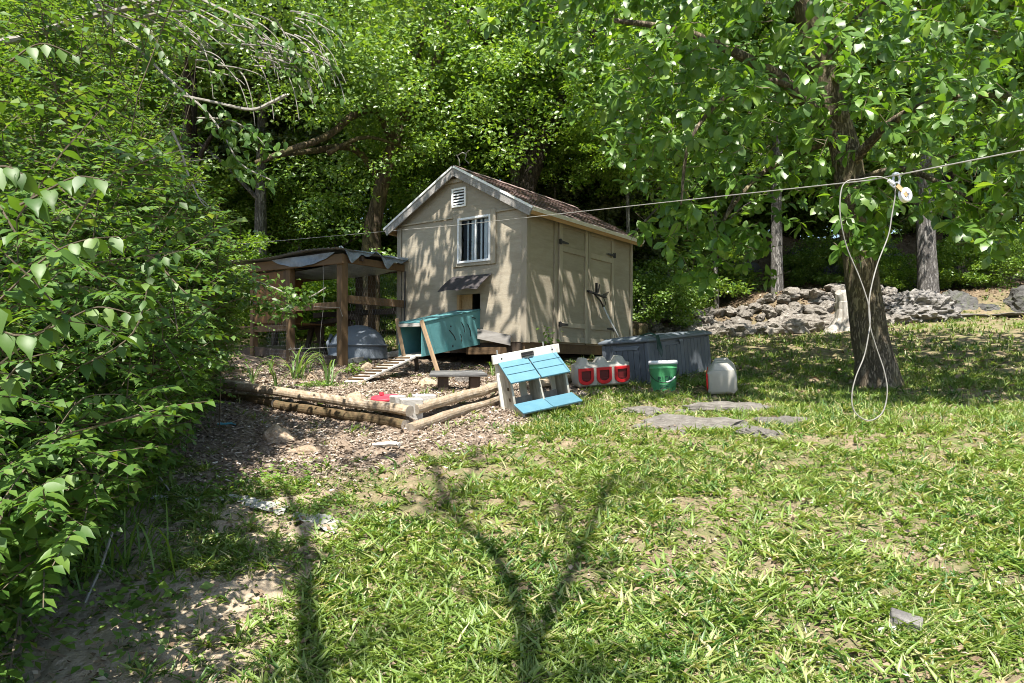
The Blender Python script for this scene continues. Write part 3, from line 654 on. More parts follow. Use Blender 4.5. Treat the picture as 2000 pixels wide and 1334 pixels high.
netting(Vector((-.072, .1, .02)), Vector((0, 1, 0)), Vector((0, 0, 1)), 1.0, .45).obj('wire_netting', mt['mesh'], coop)['kind'] = 'stuff'
m = MB(); m.tube([(-.08, .32, 1.5), (-.08, .30, .9), (-.09, .36, .5), (-.08, .40, .1)], .003, 5); m.tube([(-.1, .5, .86), (-.1, -.06, .82), (-.08, -.1, .7)], .003, 5); m.tube([(-.09, 1.1, .25), (-.09, .05, .27)], .005, 5); m.obj('loose_wire', mt['wire'], coop)
MB().tube([(CLX-.08, -.075, 1.45), (CLX-.1, -.08, .6), (CLX-.06, -.08, .1)], .012, 5).obj('dangling_strap', mt['iron'], coop)
# dome dog house inside
dp = CO+ex_*.62+ey_*.36; dp.z = g1(dp.x, dp.y)
dm = thing('dog_house', 'low grey plastic dome dog house inside the coop', 'dog house', dp, SA)
m = MB(); prof = [(.02, .52)]+[(.44*math.sin(a), .03+.49*math.cos(a)**.8) for a in np.linspace(.12, 1.5, 12)]+[(.455, .03), (.46, 0)]
m.lathe(list(reversed(prof)), 28); m.obj('shell', mt['dome'], dm, smooth=True)
m = MB(); m.lathe([(.452, .20), (.452, .225), (.44, .225)], 28); m.obj('seam_band', mt['dome'], dm, smooth=True)
m = MB(); m.tube([(-.30, .26, .0), (-.33, .30, .26), (-.25, .33, .36), (-.16, .36, .26), (-.2, .36, 0)], .03, 8); m.obj('entrance_rim', mt['dome'], dm, smooth=True)
# sawhorse / perch inside the coop
sp = CO+ex_*.75+ey_*1.35; sp.z = g1(sp.x, sp.y)
sh = thing('wooden_sawhorse', 'dark wooden sawhorse perch standing inside the coop', 'sawhorse', sp, SA)
MB().bar((0, -.75, .60), (0, .55, .46), .14, .07).obj('beam', mt['darkwood'], sh)
for y, dy in ((-.6, .25), (-.55, -.3), (.3, .28), (.25, -.2)):
    MB().bar((.05, y, .54), (.1, y+dy, -.03), .09, .045, (1, 0, 0)).obj('leg', mt['darkwood'], sh)
MB().bar((.02, -.05, .22), (.02, .15, .22), .2, .03).obj('step', mt['darkwood'], sh); MB().bar((.0, .05, .22), (.0, .05, .5), .15, .03, (1, 0, 0)).obj('brace', mt['darkwood'], sh)

# ------------------------------------------------------------------ raised bed timbers
def timber(px0, px1, dz, r, mm, lab, lift=0., ends=True):
    a = gp(*px0); b_ = gp(*px1); a.z += dz; b_.z += dz
    if 'damp lower' in lab: a.y += .03; b_.y += .03
    if 'corner towards' in lab or 'right side' in lab: a.y += .10
    m = MB(); n = 10; rr = random.Random(sum(map(ord, lab)))
    pts = [a.lerp(b_, i/n)+Vector((rr.uniform(-.006, .006), rr.uniform(-.006, .006), rr.uniform(-.006, .006))) for i in range(n+1)]
    d = (b_-a).normalized(); sd_ = d.cross(Vector((0, 0, 1))).normalized(); up = sd_.cross(d)
    secs = []
    for p in pts:
        s_ = []
        for k in range(16):
            t_ = 2*math.pi*k/16; rad = r*(1+rr.uniform(-.035, .035)); z = max(-.8*r, min(.8*r, rad*math.sin(t_)))
            s_.append(p+sd_*rad*math.cos(t_)*1.05+up*z)
        secs.append([q-a for q in s_])
    m.loft(secs, caps=False)
    o = m.obj('landscape_timber', mt[mm], None); o.location = a
    tag(o, lab, 'timber', 'landscape timbers round the mulch bed')
    e = MB()
    for s_ in (secs[0][::-1], secs[-1]): MB().add(s_, [tuple(range(16))]).obj('end_grain', mt['timberend'], o)
    return o
TR = .053
timber((800, 840), (470, 787), .155, TR, 'timber', 'front top landscape timber with a sawn round end at the bed corner')
timber((470, 786), (360, 769), .155, TR, 'timber', 'left top landscape timber, shaded by the shrub and butted to the long front one')
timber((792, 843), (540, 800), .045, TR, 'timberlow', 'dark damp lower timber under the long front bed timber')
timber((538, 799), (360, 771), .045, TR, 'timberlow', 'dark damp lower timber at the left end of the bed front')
timber((806, 838), (945, 795), .155, TR, 'timber', 'right top bed timber running from the corner towards the nesting box')
timber((945, 795), (992, 778), .155, TR, 'timber', 'short top bed timber ending behind the nesting box')
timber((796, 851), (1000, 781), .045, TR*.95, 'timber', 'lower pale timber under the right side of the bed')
timber((1040, 762), (1128, 742), .05, TR, 'timber', 'timber lying between the nesting box and the white water jug')
timber((392, 732), (480, 727), .06, .07, 'timber', 'short grey log at the far left of the bed near the coop')

# ------------------------------------------------------------------ nesting box
nb0 = gp(1029, 818)
exn = Vector((.90, .36, .17)).normalized(); eyn = Vector((-.36, .92, .04)); eyn = (eyn-exn*eyn.dot(exn)).normalized(); ezn = exn.cross(eyn)
NB = Matrix((exn, eyn, ezn)).transposed().to_4x4(); NB.translation = nb0+Vector((-.03, 0, .01))
nest = thing('nesting_box', 'white and teal two-bay wooden nesting box standing at the bed corner', 'nesting box')
nest.matrix_world = NB
NW, ND = .58, .44
def nbx(a, b_, name, mm, bev=.003): return MB().box(a, b_).obj(name, mt[mm], nest, bevel=bev)
side_prof = [(.0, .0), (ND, .0), (ND, .47), (ND-.05, .47), (.20, .315), (.185, .09), (.0, .03)]
for x in (0, NW-.02):
    m = MB(); a = [Vector((x, y, z)) for y, z in side_prof]; b_ = [Vector((x+.02, y, z)) for y, z in side_prof]; m.loft([a, b_]); m.obj('side_panel', mt['nestgrey'], nest)
m = MB(); pr = [(.13, .02), (ND, .02), (ND, .44), (ND-.05, .44), (.20, .30)]; m.loft([[Vector((NW/2-.008, y, z)) for y, z in pr], [Vector((NW/2+.008, y, z)) for y, z in pr]]); m.obj('divider', mt['nestgrey'], nest)
nbx((.021, .03, .012), (NW-.021, ND-.002, .028), 'floor', 'nestgrey')
nbx((.02, ND-.022, .30), (NW-.02, ND-.002, .50), 'back_board', 'nestgrey'); nbx((.021, ND-.02, .029), (NW-.021, ND-.004, .12), 'back_board', 'nestgrey')
nbx((-.03, ND, -.03), (.055, ND+.03, .50), 'back_post', 'nestwhite'); nbx((NW-.06, ND, .0), (NW+.01, ND+.03, .50), 'back_post', 'nestwhite')
nbx((NW*.32, ND, .03), (NW*.32+.07, ND+.02, .45), 'back_slat', 'nestwhite')
hd = nbx((-.06, ND-.035, .47), (NW+.06, ND-.003, .555), 'header_board', 'nestwhite')
hm = MB(); hm.box((NW*.40, ND-.043, .496), (NW*.62, ND-.0355, .535)); hm.obj('handle_plate', mt['iron'], hd); hm = MB(); hm.tube([(NW*.41, ND-.045, .50), (NW*.45, ND-.07, .505), (NW*.57, ND-.07, .505), (NW*.61, ND-.045, .515)], .008, 6); hm.obj('handle', mt['iron'], hd)
for x in (.03, NW-.02): MB().tube([(x, ND-.036, .512), (x, ND-.032, .512)], .009, 8).obj('bolt_head', mt['iron'], hd)
for x in (.0, NW-.1): MB().tube([(x, ND-.02, .555), (x, ND-.02, .60)], .007, 6).obj('eye_bolt', mt['steel'], hd)
for x0, x1 in ((-.015, NW/2-.006), (NW/2+.006, NW+.015)):
    a0, a1 = Vector((0, ND-.04, .468)), Vector((0, .15, .292)); d = (a1-a0).normalized(); nn = Vector((1, 0, 0)).cross(d); nn = nn if nn.z > 0 else -nn
    p = [Vector((x0, 0, 0))+a0, Vector((x0, 0, 0))+a1, Vector((x1, 0, 0))+a1, Vector((x1, 0, 0))+a0]
    r_ = MB().hexa(p+[q+nn*.018 for q in p]).obj('roof_panel', mt['tealroof'], nest, bevel=.003)
    for s_ in (.28, .62): 
        q0 = a0.lerp(a1, s_)+nn*.0185; MB().box((x0+.01, -.006, 0), (x1-.01, .006, .004), Matrix.Translation(q0)).obj('batten', mt['tealroof'], r_)
for x0, x1 in ((-.01, NW/2-.002), (NW/2+.002, NW+.01)):
    p = [Vector((x0, -.03, .03)), Vector((x1, -.03, .03)), Vector((x1, .17, .09)), Vector((x0, .17, .09))]; MB().hexa(p+[q+Vector((0, -.004, .016)) for q in p]).obj('front_lip', mt['tealroof'], nest, bevel=.003)
nbx((-.06, ND+.0, -.075), (.12, ND+.12, -.031), 'foot_block', 'oldwoodh')
for x, z in ((-.001, .22), (-.001, .12)):
    MB().box((-.004, .25, z), (-.0005, .29, z+.03)).obj('scuff', mt['darkwood'], nest)

# ------------------------------------------------------------------ plastic waterers
def waterer(lab, loc, rot, red=True):
    t_ = thing('water_jug', lab, 'water jug', loc, rot, 'white plastic poultry jugs')
    LW, DP, HF = .56, .26, .22; m = MB(); secs = []
    def prof(x, inset, top):
        i = inset
        return [Vector((x, .0+i, .02+i)), Vector((x, .0+i, HF-.02-i*.5)), Vector((x, .03+i*.5, HF)), Vector((x, .07, top)), Vector((x, DP-.08, top)), Vector((x, DP-.02-i, HF)), Vector((x, DP-i, HF*.7)), Vector((x, DP-i, .03+i)), Vector((x, DP-.03-i, .0+i*.6)), Vector((x, .03+i, .0+i*.6))]
    xsx = [(0, .045, HF), (.02, .012, HF), (.035, 0, HF+.005)]
    for k in range(3):
        c = .095+k*.185; xsx += [(c-.058, 0, HF+.01), (c-.03, 0, HF+.062), (c+.03, 0, HF+.062), (c+.06, 0, HF+.01)]
    xsx += [(LW-.035, 0, HF+.005), (LW-.018, .012, HF), (LW, .045, HF)]
    for x, i, tp in xsx: secs.append(prof(x, i, tp))
    m.loft(secs); body = m.obj('body', mt['jug'], t_, bevel=.008, seg=2, smooth=True)
    for k in range(3):
        cx = .095+k*.185; hw = .078
        def outl(hw_, zt, zb, y):
            pts = [Vector((cx-hw_, y, zt)), Vector((cx+hw_, y, zt))]
            for a in np.linspace(0, math.pi, 9): pts.append(Vector((cx+hw_*math.cos(a), y, zb+hw_*.75-hw_*.75*math.sin(a))))
            return pts
        o1 = outl(hw, HF-.028, .025, -.012); o2 = outl(hw*.62, HF-.055, .06, -.012); o3 = outl(hw*.58, HF-.06, .066, -.0015); o0 = outl(hw, HF-.028, .025, .004)
        m = MB(); m.loft([o0, o1, o2], caps=False); m.obj('drinking_port', mt['red'], t_, bevel=.004)
        m = MB(); m.loft([o2, o3], caps=False); m.add(o3, [tuple(range(len(o3)))]); m.box((cx-.04, -.010, .068), (cx+.04, -.0016, .085)); m.obj('port_cup', mt['redin'], t_)
    t_.scale = (1.17,)*3
    return t_
p = gp(1131, 764); waterer('white plastic poultry jug with three red ports lying beside the grey deck box', p+Vector((-.02, .0, .03)), (R(6), R(-4), R(10)))
p = gp(1384, 777); waterer('white plastic poultry jug seen end-on right of the green bucket', p+Vector((.27, .96, .14))*.66+Vector((0, 0, .015)), (R(3), R(7), R(-106)))

# ------------------------------------------------------------------ deck box
dk0 = gp(1272, 752)
d1 = Vector((math.cos(R(46)), math.sin(R(46)), 0)); d2 = Vector((-d1.y, d1.x, 0))
zup = Vector((-.09, -.03, 1)).normalized()
e1 = (d1-zup*d1.dot(zup)).normalized(); e2 = zup.cross(e1)
DM = Matrix((e1, e2, zup)).transposed().to_4x4(); DM.translation = dk0+Vector((0, 0, -.02))
deck = thing('deck_box', 'slate grey plastic deck box with a panelled front by the shed', 'deck box'); deck.matrix_world = DM
DLn, DWd, DH = 1.50, .70, .60
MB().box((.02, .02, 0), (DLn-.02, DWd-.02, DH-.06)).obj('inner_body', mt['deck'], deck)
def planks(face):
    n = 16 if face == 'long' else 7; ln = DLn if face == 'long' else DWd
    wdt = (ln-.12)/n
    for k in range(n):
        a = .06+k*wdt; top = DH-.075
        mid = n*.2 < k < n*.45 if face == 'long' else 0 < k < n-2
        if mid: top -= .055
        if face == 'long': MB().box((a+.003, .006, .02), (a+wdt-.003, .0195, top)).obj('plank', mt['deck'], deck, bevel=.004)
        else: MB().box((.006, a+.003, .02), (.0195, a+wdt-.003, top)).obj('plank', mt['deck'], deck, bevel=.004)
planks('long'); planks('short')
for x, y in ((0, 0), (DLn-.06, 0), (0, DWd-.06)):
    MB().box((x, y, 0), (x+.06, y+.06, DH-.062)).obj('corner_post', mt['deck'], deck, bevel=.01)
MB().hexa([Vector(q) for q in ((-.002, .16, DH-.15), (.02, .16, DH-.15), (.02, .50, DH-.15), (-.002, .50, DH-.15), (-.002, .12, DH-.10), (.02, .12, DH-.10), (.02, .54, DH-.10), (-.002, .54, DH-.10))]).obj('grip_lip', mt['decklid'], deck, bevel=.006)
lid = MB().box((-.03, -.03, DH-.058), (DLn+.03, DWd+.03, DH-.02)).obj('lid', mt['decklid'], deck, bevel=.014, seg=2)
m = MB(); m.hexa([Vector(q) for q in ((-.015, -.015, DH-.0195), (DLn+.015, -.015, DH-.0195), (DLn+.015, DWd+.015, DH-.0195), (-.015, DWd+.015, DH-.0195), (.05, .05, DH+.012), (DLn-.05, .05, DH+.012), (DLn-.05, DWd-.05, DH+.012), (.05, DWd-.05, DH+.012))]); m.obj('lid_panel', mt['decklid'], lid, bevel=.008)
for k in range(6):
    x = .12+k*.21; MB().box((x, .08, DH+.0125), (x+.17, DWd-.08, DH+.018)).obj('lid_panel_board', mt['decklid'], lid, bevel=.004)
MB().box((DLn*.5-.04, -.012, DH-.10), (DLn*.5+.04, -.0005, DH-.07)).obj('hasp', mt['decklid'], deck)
st = thing('green_string', 'tangle of dark green string draped over the deck box lid edge', 'string'); st.matrix_world = DM
m = MB(); rr = random.Random(3)
for k in range(6):
    a = Vector((.10+rr.uniform(-.05, .1), .15, DH+.02)); m.tube([a, a+Vector((.05, -.08, .025)), Vector((.14+.03*k*.4, -.036, DH+.01)), Vector((.15+.02*k, -.04, DH-.08-.02*k)), Vector((.16+.015*k, -.03, DH-.16-.02*k))], .004, 5)
m.obj('strand', mt['print'], st)
p = gp(1418, 712); MB_ = MB().tube([(-.12, .05, .05), (.15, -.02, .06)], .055, 10); o = MB_.obj('short_pipe', mt['deck'], None, smooth=False); o.location = at(1408, 690, 9.2); o.location.z = g1(o.location.x, o.location.y)+.03
tag(o, 'short grey pipe lying behind the right-hand white jug', 'pipe')
# small dark post standing behind the deck box
q = sw(2.72, -.25, 0); o = MB().box((-.04, -.03, -.5), (.04, .03, .13)).obj('grey_stake', mt['deck'], None, bevel=.004); o.location = q; o.rotation_euler = (0, 0, SA)
tag(o, 'short grey stake standing between deck box and shed wall', 'stake')

# ------------------------------------------------------------------ bucket
bp_ = gp(1301, 764); bk = thing('bucket', 'green plastic bucket with white lid in front of the deck box', 'bucket', bp_+Vector((0, .12, -.015)), (R(2), 0, R(-100)))
RT, RB, BH = .158, .135, .35
m = MB(); m.lathe([(RB, 0), (RB+.002, .01), (RB+(RT-RB)*.72, .25), (RT-.002, .262), (RT, .268), (RT, .275), (RT-.004, .28), (RT-.003, .30), (RT, .304), (RT, .312), (RT-.006, .318), (RT-.004, BH-.02)], 40); m.obj('pail', mt['green'], bk, smooth=True)
m = MB(); m.lathe([(RT+.004, BH-.035), (RT+.009, BH-.033), (RT+.007, BH-.005), (RT+.002, BH+.006), (RT-.012, BH+.008), (RT-.02, BH-.002), (.01, BH-.002)], 40); m.obj('lid', mt['lidwhite'], bk, smooth=True)
m = MB(); pts = []
for a in np.linspace(0, math.pi, 15): pts.append((math.cos(a)*(RT+.008), -0.0, 0))
hp = []
for a in np.linspace(-1.5, 1.5, 19):
    th = a; rad = RT+.012; zz = .275-.165*math.cos(th*math.pi/3.0)
    hp.append((rad*math.cos(th), rad*math.sin(th), zz))
m.tube(hp, .004, 6); m.obj('handle', mt['iron'], bk, smooth=True)
m = MB(); m.tube(hp[10:15], .009, 8); m.obj('grip', mt['lidwhite'], bk, smooth=True)
def letters(word, th0, z0, hgt, parent, rad):
    SEG = {'I': [((.5, 0), (.5, 1))], 'C': [((1, .95), (.1, 1)), ((.1, 1), (0, .5)), ((0, .5), (.1, 0)), ((.1, 0), (1, .05))], 'A': [((0, 0), (.5, 1)), ((.5, 1), (1, 0)), ((.25, .4), (.75, .4))],
           'L': [((0, 1), (0, 0)), ((0, 0), (1, 0))], 'R': [((0, 0), (0, 1)), ((0, 1), (.9, .9)), ((.9, .9), (.9, .6)), ((.9, .6), (0, .5)), ((.4, .5), (1, 0))]}
    m = MB(); w_ = hgt*.62
    for i, chh in enumerate(word):
        for (a, b_) in SEG[chh]:
            q = []
            for (u_, v_) in (a, b_):
                th = th0+(i*w_*1.35+u_*w_)/rad; z = z0+v_*hgt; rr_ = RB+(RT-RB)*.72*z/.25+.002
                q.append((rr_*math.cos(th), rr_*math.sin(th), z))
            m.tube(q, .0045, 4)
    m.obj('lettering', mt['print'], parent)
letters('RICAL', -.42, .135, .042, bk, RB)
m = MB()
for k in range(3):
    zz = .085-.02*k; q = []
    for th in np.linspace(-.35, .45-.1*k, 7): rr_ = RB+(RT-RB)*.72*zz/.25+.002; q.append((rr_*math.cos(th), rr_*math.sin(th), zz))
    m.tube(q, .003, 4)
m.obj('print_line', mt['print'], bk)

# ------------------------------------------------------------------ small bench, red lid, cinder blocks
bn = gp(895, 764); ben = thing('step_bench', 'low bench with a dark plank top in front of the teal tunnel', 'bench', bn, (R(8), 0, R(8)))
o = MB()
for k in range(3): 
    y = -.05+k*.085; MB().box((-.30+.01*k, y, .155), (.30-.015*k, y+.08, .185)).obj('plank', mt['benchwood'], ben, bevel=.006)
for x in (-.21, .12): MB().box((x, -.01, -.04), (x+.11, .17, .154)).obj('leg', mt['darkwood'], ben, bevel=.008)
rl_ = gp(752, 786); o = thing('red_lid', 'red round plastic lid lying on the mulch', 'lid', rl_+Vector((0, .05, .035)), (R(7), R(-2), 0))
m = MB(); m.lathe([(.135, -.02), (.142, -.018), (.145, .012), (.138, .02), (.125, .021), (.12, .012), (.01, .014)], 32); m.obj('disc', mt['redlid'], o, smooth=True)
MB().tube([(-.06, .11, .015), (-.06, .115, .045)], .022, 10).obj('spout_cap', mt['redlid'], o)
def cblock(lab, px, rz, dims=(.2, .1, .1), tilt=0):
    p = gp(*px); o = MB().box((-dims[0]/2, -dims[1]/2, -.10), (dims[0]/2, dims[1]/2, dims[2])).obj('paving_block', mt['concrete'], None, bevel=.007); o.location = p; o.rotation_euler = (R(5), tilt, rz); o.location.z += .055
    tag(o, lab, 'concrete block', 'concrete blocks at the bed corner'); return o
cblock('left concrete block of three beside the red lid', (778, 804), R(-65), (.2, .1, .085)); cblock('middle concrete block nearest the timber bed corner', (803, 811), R(20), (.19, .10, .085)); cblock('right concrete block of three behind the bed corner', (828, 801), R(25), (.2, .1, .085))

# ------------------------------------------------------------------ rocks
def rockmesh(seed, sub=3, rough=.22, flat=.7, cuts=9, karst=0., mat='stone'):
    import bmesh
    bm = bmesh.new(); bmesh.ops.create_icosphere(bm, subdivisions=sub, radius=1)
    rr = random.Random(seed); pl = []
    for k in range(cuts):
        v = Vector((rr.uniform(-1, 1), rr.uniform(-1, 1), rr.uniform(-.6, 1))).normalized(); pl.append((v, rr.uniform(.55, .85)))
    off = Vector((seed*3.1, seed*1.7, seed*.9))
    for v in bm.verts:
        n = v.co.normalized(); d = 1.
        for pv, pd in pl:
            c = n.dot(pv)
            if c > .05: d = min(d, pd/c)
        d *= 1+rough*(noise.noise(n*1.8+off)*.8+noise.noise(n*4.5+off)*.4)
        if karst:
            r1 = 1-abs(noise.noise(n*5+off))*2; r2 = 1-abs(noise.noise(n*11+off))*2
            d *= 1+karst*(r1*.6+r2*.35-.3)
        v.co = n*d; v.co.z *= flat
    me = bpy.data.meshes.new('stone'); bm.to_mesh(me); bm.free(); me.materials.append(mt[mat]); me.update(); return me
def rock(name, lab, cat, loc, dims, rz=0, seed=1, mat='stone', group=None, sub=3, karst=0., flat=1., tilt=0, cuts=9, rough=.22):
    o = link(name, rockmesh(seed, sub, rough, flat, cuts, karst, mat)); o.location = loc; o.scale = dims; o.rotation_euler = (tilt, 0, rz)
    tag(o, lab, cat, group); return o
def grock(px, w_, h_, dpt, lab, mat='rocktan', seed=1, name='rock', cat='rock', rz=0, sink=.3, **kw):
    p = gp(*px); return rock(name, lab, cat, p+Vector((0, dpt*.5, h_*(.5-sink))), (w_/2*1.15, dpt/2*1.15, h_/2*1.3), rz, seed, mat, **kw)
grock((692, 797), .24, .19, .2, 'tan chunk of rock inside the mulch bed near the red lid', seed=3)
grock((606, 742), .16, .13, .12, 'pale rounded rock beside the tall grass clump', 'rocktan', 4)
grock((538, 866), .25, .17, .2, 'pointed tan rock on the mulch before the front timber', 'rocktan', 5)
grock((592, 889), .26, .085, .14, 'flat tan rock on the mulch nearest the grass', 'rocktan', 6)
grock((465, 765), .20, .1, .15, 'small pale rock beside the left bed timber', 'stone', 7)
grock((478, 751), .12, .06, .1, 'small flat pale stone left of the grass clump', 'stone', 27)
grock((715, 722), .17, .12, .12, 'brown rock at the foot of the coop', 'rocktan', 8); grock((740, 720), .14, .08, .12, 'small grey rock between coop and ramp', 'stone', 9)
grock((835, 755), .2, .13, .15, 'brown rock in the shade under the tunnel', 'rocktan', 10); grock((910, 748), .3, .18, .2, 'grey rock in the shade behind the low bench', 'stone', 11)
grock((970, 760), .3, .13, .2, 'grey rock on the mulch right of the low bench', 'stone', 12); grock((1080, 715), .35, .12, .25, 'flat tan rock under the shed by the doors', 'rocktan', 13)
p = gp(1768, 1232); o = MB().hexa([Vector(q) for q in ((-.07, -.035, -.03), (.06, -.04, -.03), (.07, .04, -.03), (-.06, .045, -.03), (-.06, -.03, .055), (.05, -.035, .035), (.065, .03, .05), (-.055, .035, .065))]).obj('brick_piece', mt['rockgrey'], None, bevel=.006, seg=2); o.location = p; o.rotation_euler = (.1, .12, -.3); tag(o, 'small broken grey brick in the foreground grass', 'brick')
grock((1775, 1247), .22, .035, .10, 'white chalky stone flake beside the broken brick', 'plastic', 15)
# flat slab outcrop in the lawn
sg = 'flat slabs of rock set in the lawn'
for px, w_, dpt, h_, lab, sd_ in (((1350, 858), 1.25, .95, .24, 'largest flat grey rock slab set in the lawn', 21), ((1440, 812), 1.3, .55, .2, 'long flat rock slab behind the largest one', 22), ((1505, 862), .42, .36, .17, 'small flat rock slab at the right of the outcrop', 23), ((1545, 836), .55, .45, .17, 'grassy-edged flat rock slab furthest right', 24), ((1270, 815), .6, .5, .16, 'dark flat rock slab nearest the nesting box', 25)):
    p = gp(*px); o = rock('rock_slab', lab, 'rock slab', p+Vector((0, dpt*.5, .02)), (w_/2, dpt/2, h_/2), 0, sd_, 'slab', sg, 4, .10, 1, R(8), 16, .45)
# dry stone wall
rw = thing('rock_wall', 'tumbled dry stone wall of pale limestone rocks behind the lawn', 'stone wall', (4.6, 15.7, g1(4.6, 15.7)))
vs = [rockmesh(40+k, 3, .38, .8, 14, .22) for k in range(8)]
rr = random.Random(5)
for row in range(5):
    x = 2.4+rr.uniform(0, .2)
    while x < 8.2+.1*row:
        sz = rr.uniform(.13, .27)*(1.15 if row < 3 else .95); y = 15.2+row*.25+rr.uniform(-.1, .1)
        hb = 0
        o = link('stone', vs[rr.randrange(8)], rw); zz = g1(x, y)+sz*.28
        o.location = Vector((x, y, zz))-Vector(rw.location); o.scale = (sz*rr.uniform(.9, 1.5), sz*rr.uniform(.8, 1.1), sz*rr.uniform(.7, 1.0)); o.rotation_euler = (rr.uniform(-.4, .4), rr.uniform(-.4, .4), rr.uniform(0, 6.3))
        x += sz*rr.uniform(1.05, 1.6)
p = at(1640, 565, 16.6); o = rock('boulder', 'flat-topped pale rock stacked on the wall beside the stump', 'rock', p, (.5, .4, .16), .3, 61, 'stone', None, 3, .1)
p = at(1605, 590, 16.4); o = rock('boulder', 'pitted grey rock on top of the wall left of the stump', 'rock', p, (.55, .4, .25), .1, 62, 'rockgrey', None, 4, .2)
def bould(px, d, dims, lab, mat, seed, karst=.18, sub=4):
    p = at(px[0], px[1], d); return rock('boulder', lab, 'boulder', p, dims, seed*.7, seed, mat, None, sub, karst, 1, 0, 8, .25)
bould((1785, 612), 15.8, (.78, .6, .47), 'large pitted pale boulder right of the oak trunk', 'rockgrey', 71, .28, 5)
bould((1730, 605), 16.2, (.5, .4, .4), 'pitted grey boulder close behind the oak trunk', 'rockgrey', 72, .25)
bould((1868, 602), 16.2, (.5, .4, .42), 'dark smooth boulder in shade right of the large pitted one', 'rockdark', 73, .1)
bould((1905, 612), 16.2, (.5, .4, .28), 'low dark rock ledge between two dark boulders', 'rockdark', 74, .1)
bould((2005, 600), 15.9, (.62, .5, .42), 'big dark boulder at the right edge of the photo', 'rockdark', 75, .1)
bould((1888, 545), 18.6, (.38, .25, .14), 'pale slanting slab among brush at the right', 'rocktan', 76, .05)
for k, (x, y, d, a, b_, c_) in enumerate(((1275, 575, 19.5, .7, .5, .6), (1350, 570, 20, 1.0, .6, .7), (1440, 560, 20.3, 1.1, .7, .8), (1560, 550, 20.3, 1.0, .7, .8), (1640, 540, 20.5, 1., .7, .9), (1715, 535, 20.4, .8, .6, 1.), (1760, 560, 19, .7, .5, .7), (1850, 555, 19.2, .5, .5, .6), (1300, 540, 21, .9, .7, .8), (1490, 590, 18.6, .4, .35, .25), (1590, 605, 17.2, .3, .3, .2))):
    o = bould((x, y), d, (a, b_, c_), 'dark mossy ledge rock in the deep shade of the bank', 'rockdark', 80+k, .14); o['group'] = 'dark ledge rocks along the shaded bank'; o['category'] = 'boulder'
# flat stones at right edge of lawn
for (px, d, lab, w_) in (((1900, 628), 15.5, 'pale flat stone lying at the lawn edge by the low ledge', .45), ((1985, 632), 14.9, 'pale flat stone at the far right lawn edge', .5)):
    p = at(px[0], px[1], d); p.z = g1(p.x, p.y)+.04; rock('flat_stone', lab, 'rock', p, (w_, .3, .05), .1, 95+int(w_*10), 'slab', None, 3)
# rotten log left of the wall, white driftwood stick
p = at(1248, 640, 14.6); p.z = g1(p.x, p.y)+.16
o = MB().tube([(-.5, .1, 0), (-.1, .02, .03), (.15, 0, .0)], [.17, .19, .16], 12, True, .08, 4).obj('fallen_log', mt['bark_tan'], None, smooth=True); o.location = p; tag(o, 'thick brown fallen log between the shed and the rock wall', 'log')
o = MB().tube([(0, 0, 0), (.02, 0, .12), (-.01, .02, .22), (.03, 0, .30)], [.05, .035, .03, .018], 8, True, .1, 2).obj('driftwood', mt['stump'], None); o.location = at(1258, 612, 15.5); tag(o, 'small bleached upright stick at the left end of the rock wall', 'stick')
# stump
p = at(1648, 652, 14.8); p.z = g1(p.x, p.y)
stp = thing('tree_stump', 'bleached grey tree stump with flared roots beside the oak', 'stump', p)
m = MB(); secs = []
for i, (z, r_) in enumerate(((-.08, .42), (.03, .34), (.12, .25), (.25, .185), (.42, .165), (.56, .17), (.57, .16), (.73, .155), (.78, .12))):
    s_ = []
    for k in range(22):
        th = 2*math.pi*k/22; fl = 1+.28*math.cos(5*th+1)*max(0, (.35-z)/.4)+.06*math.sin(9*th); s_.append(Vector((r_*fl*math.cos(th)+.02*math.sin(z*5), r_*fl*math.sin(th), z+.03*math.sin(3*th)*(z > .7))))
    secs.append(s_)
m.loft(secs); m.obj('trunk', mt['stump'], stp)

# ------------------------------------------------------------------ overhead cable with pulley and hanging loop
m = MB(); cp = [at(2400, 190, 2.2), at(2000, 293, 2.6), at(1752, 342, 3.0), at(1700, 352, 3.3), at(1300, 395, 5.0), at(890, 440, 8.6), at(490, 475, 12.0), at(200, 490, 14.6)]
m.tube(cp, .0028, 6); o = m.obj('overhead_cable', mt['wire']); tag(o, 'thin pale overhead cable strung across the yard before the shed', 'cable')
PD = 3.0; pc = at(1752, 350, PD)
pul = thing('cable_pulley', 'small pale pulley wheel with metal shackle hung on the overhead cable', 'pulley', pc)
def lp(x, y, dd=0): return at(x, y, PD+dd)-pc
ax = Vector((.35, -.9, .1)).normalized(); wc = lp(1768, 381)
u_ = ax.cross(Vector((0, 0, 1))).normalized(); v_ = ax.cross(u_)
m = MB(); secs = []
for (r_, h) in ((.006, -.011), (.022, -.011), (.029, -.009), (.030, -.006), (.024, 0), (.030, .006), (.029, .009), (.022, .011), (.006, .011)):
    secs.append([wc+ax*h+(u_*math.cos(a)+v_*math.sin(a))*r_ for a in np.linspace(0, 2*math.pi, 25)[:-1]])
m.loft(secs); m.obj('wheel', mt['vinyl'], pul, smooth=True)
MB().bar(lp(1752, 362, -.012), lp(1772, 382, -.014), .02, .004, ax).obj('bracket', mt['rawwood'], pul); MB().bar(lp(1752, 362, .016), lp(1772, 382, .014), .02, .004, ax).obj('bracket', mt['rawwood'], pul)
MB().tube([wc-ax*.018, wc+ax*.018], .005, 8).obj('axle', mt['steel'], pul)
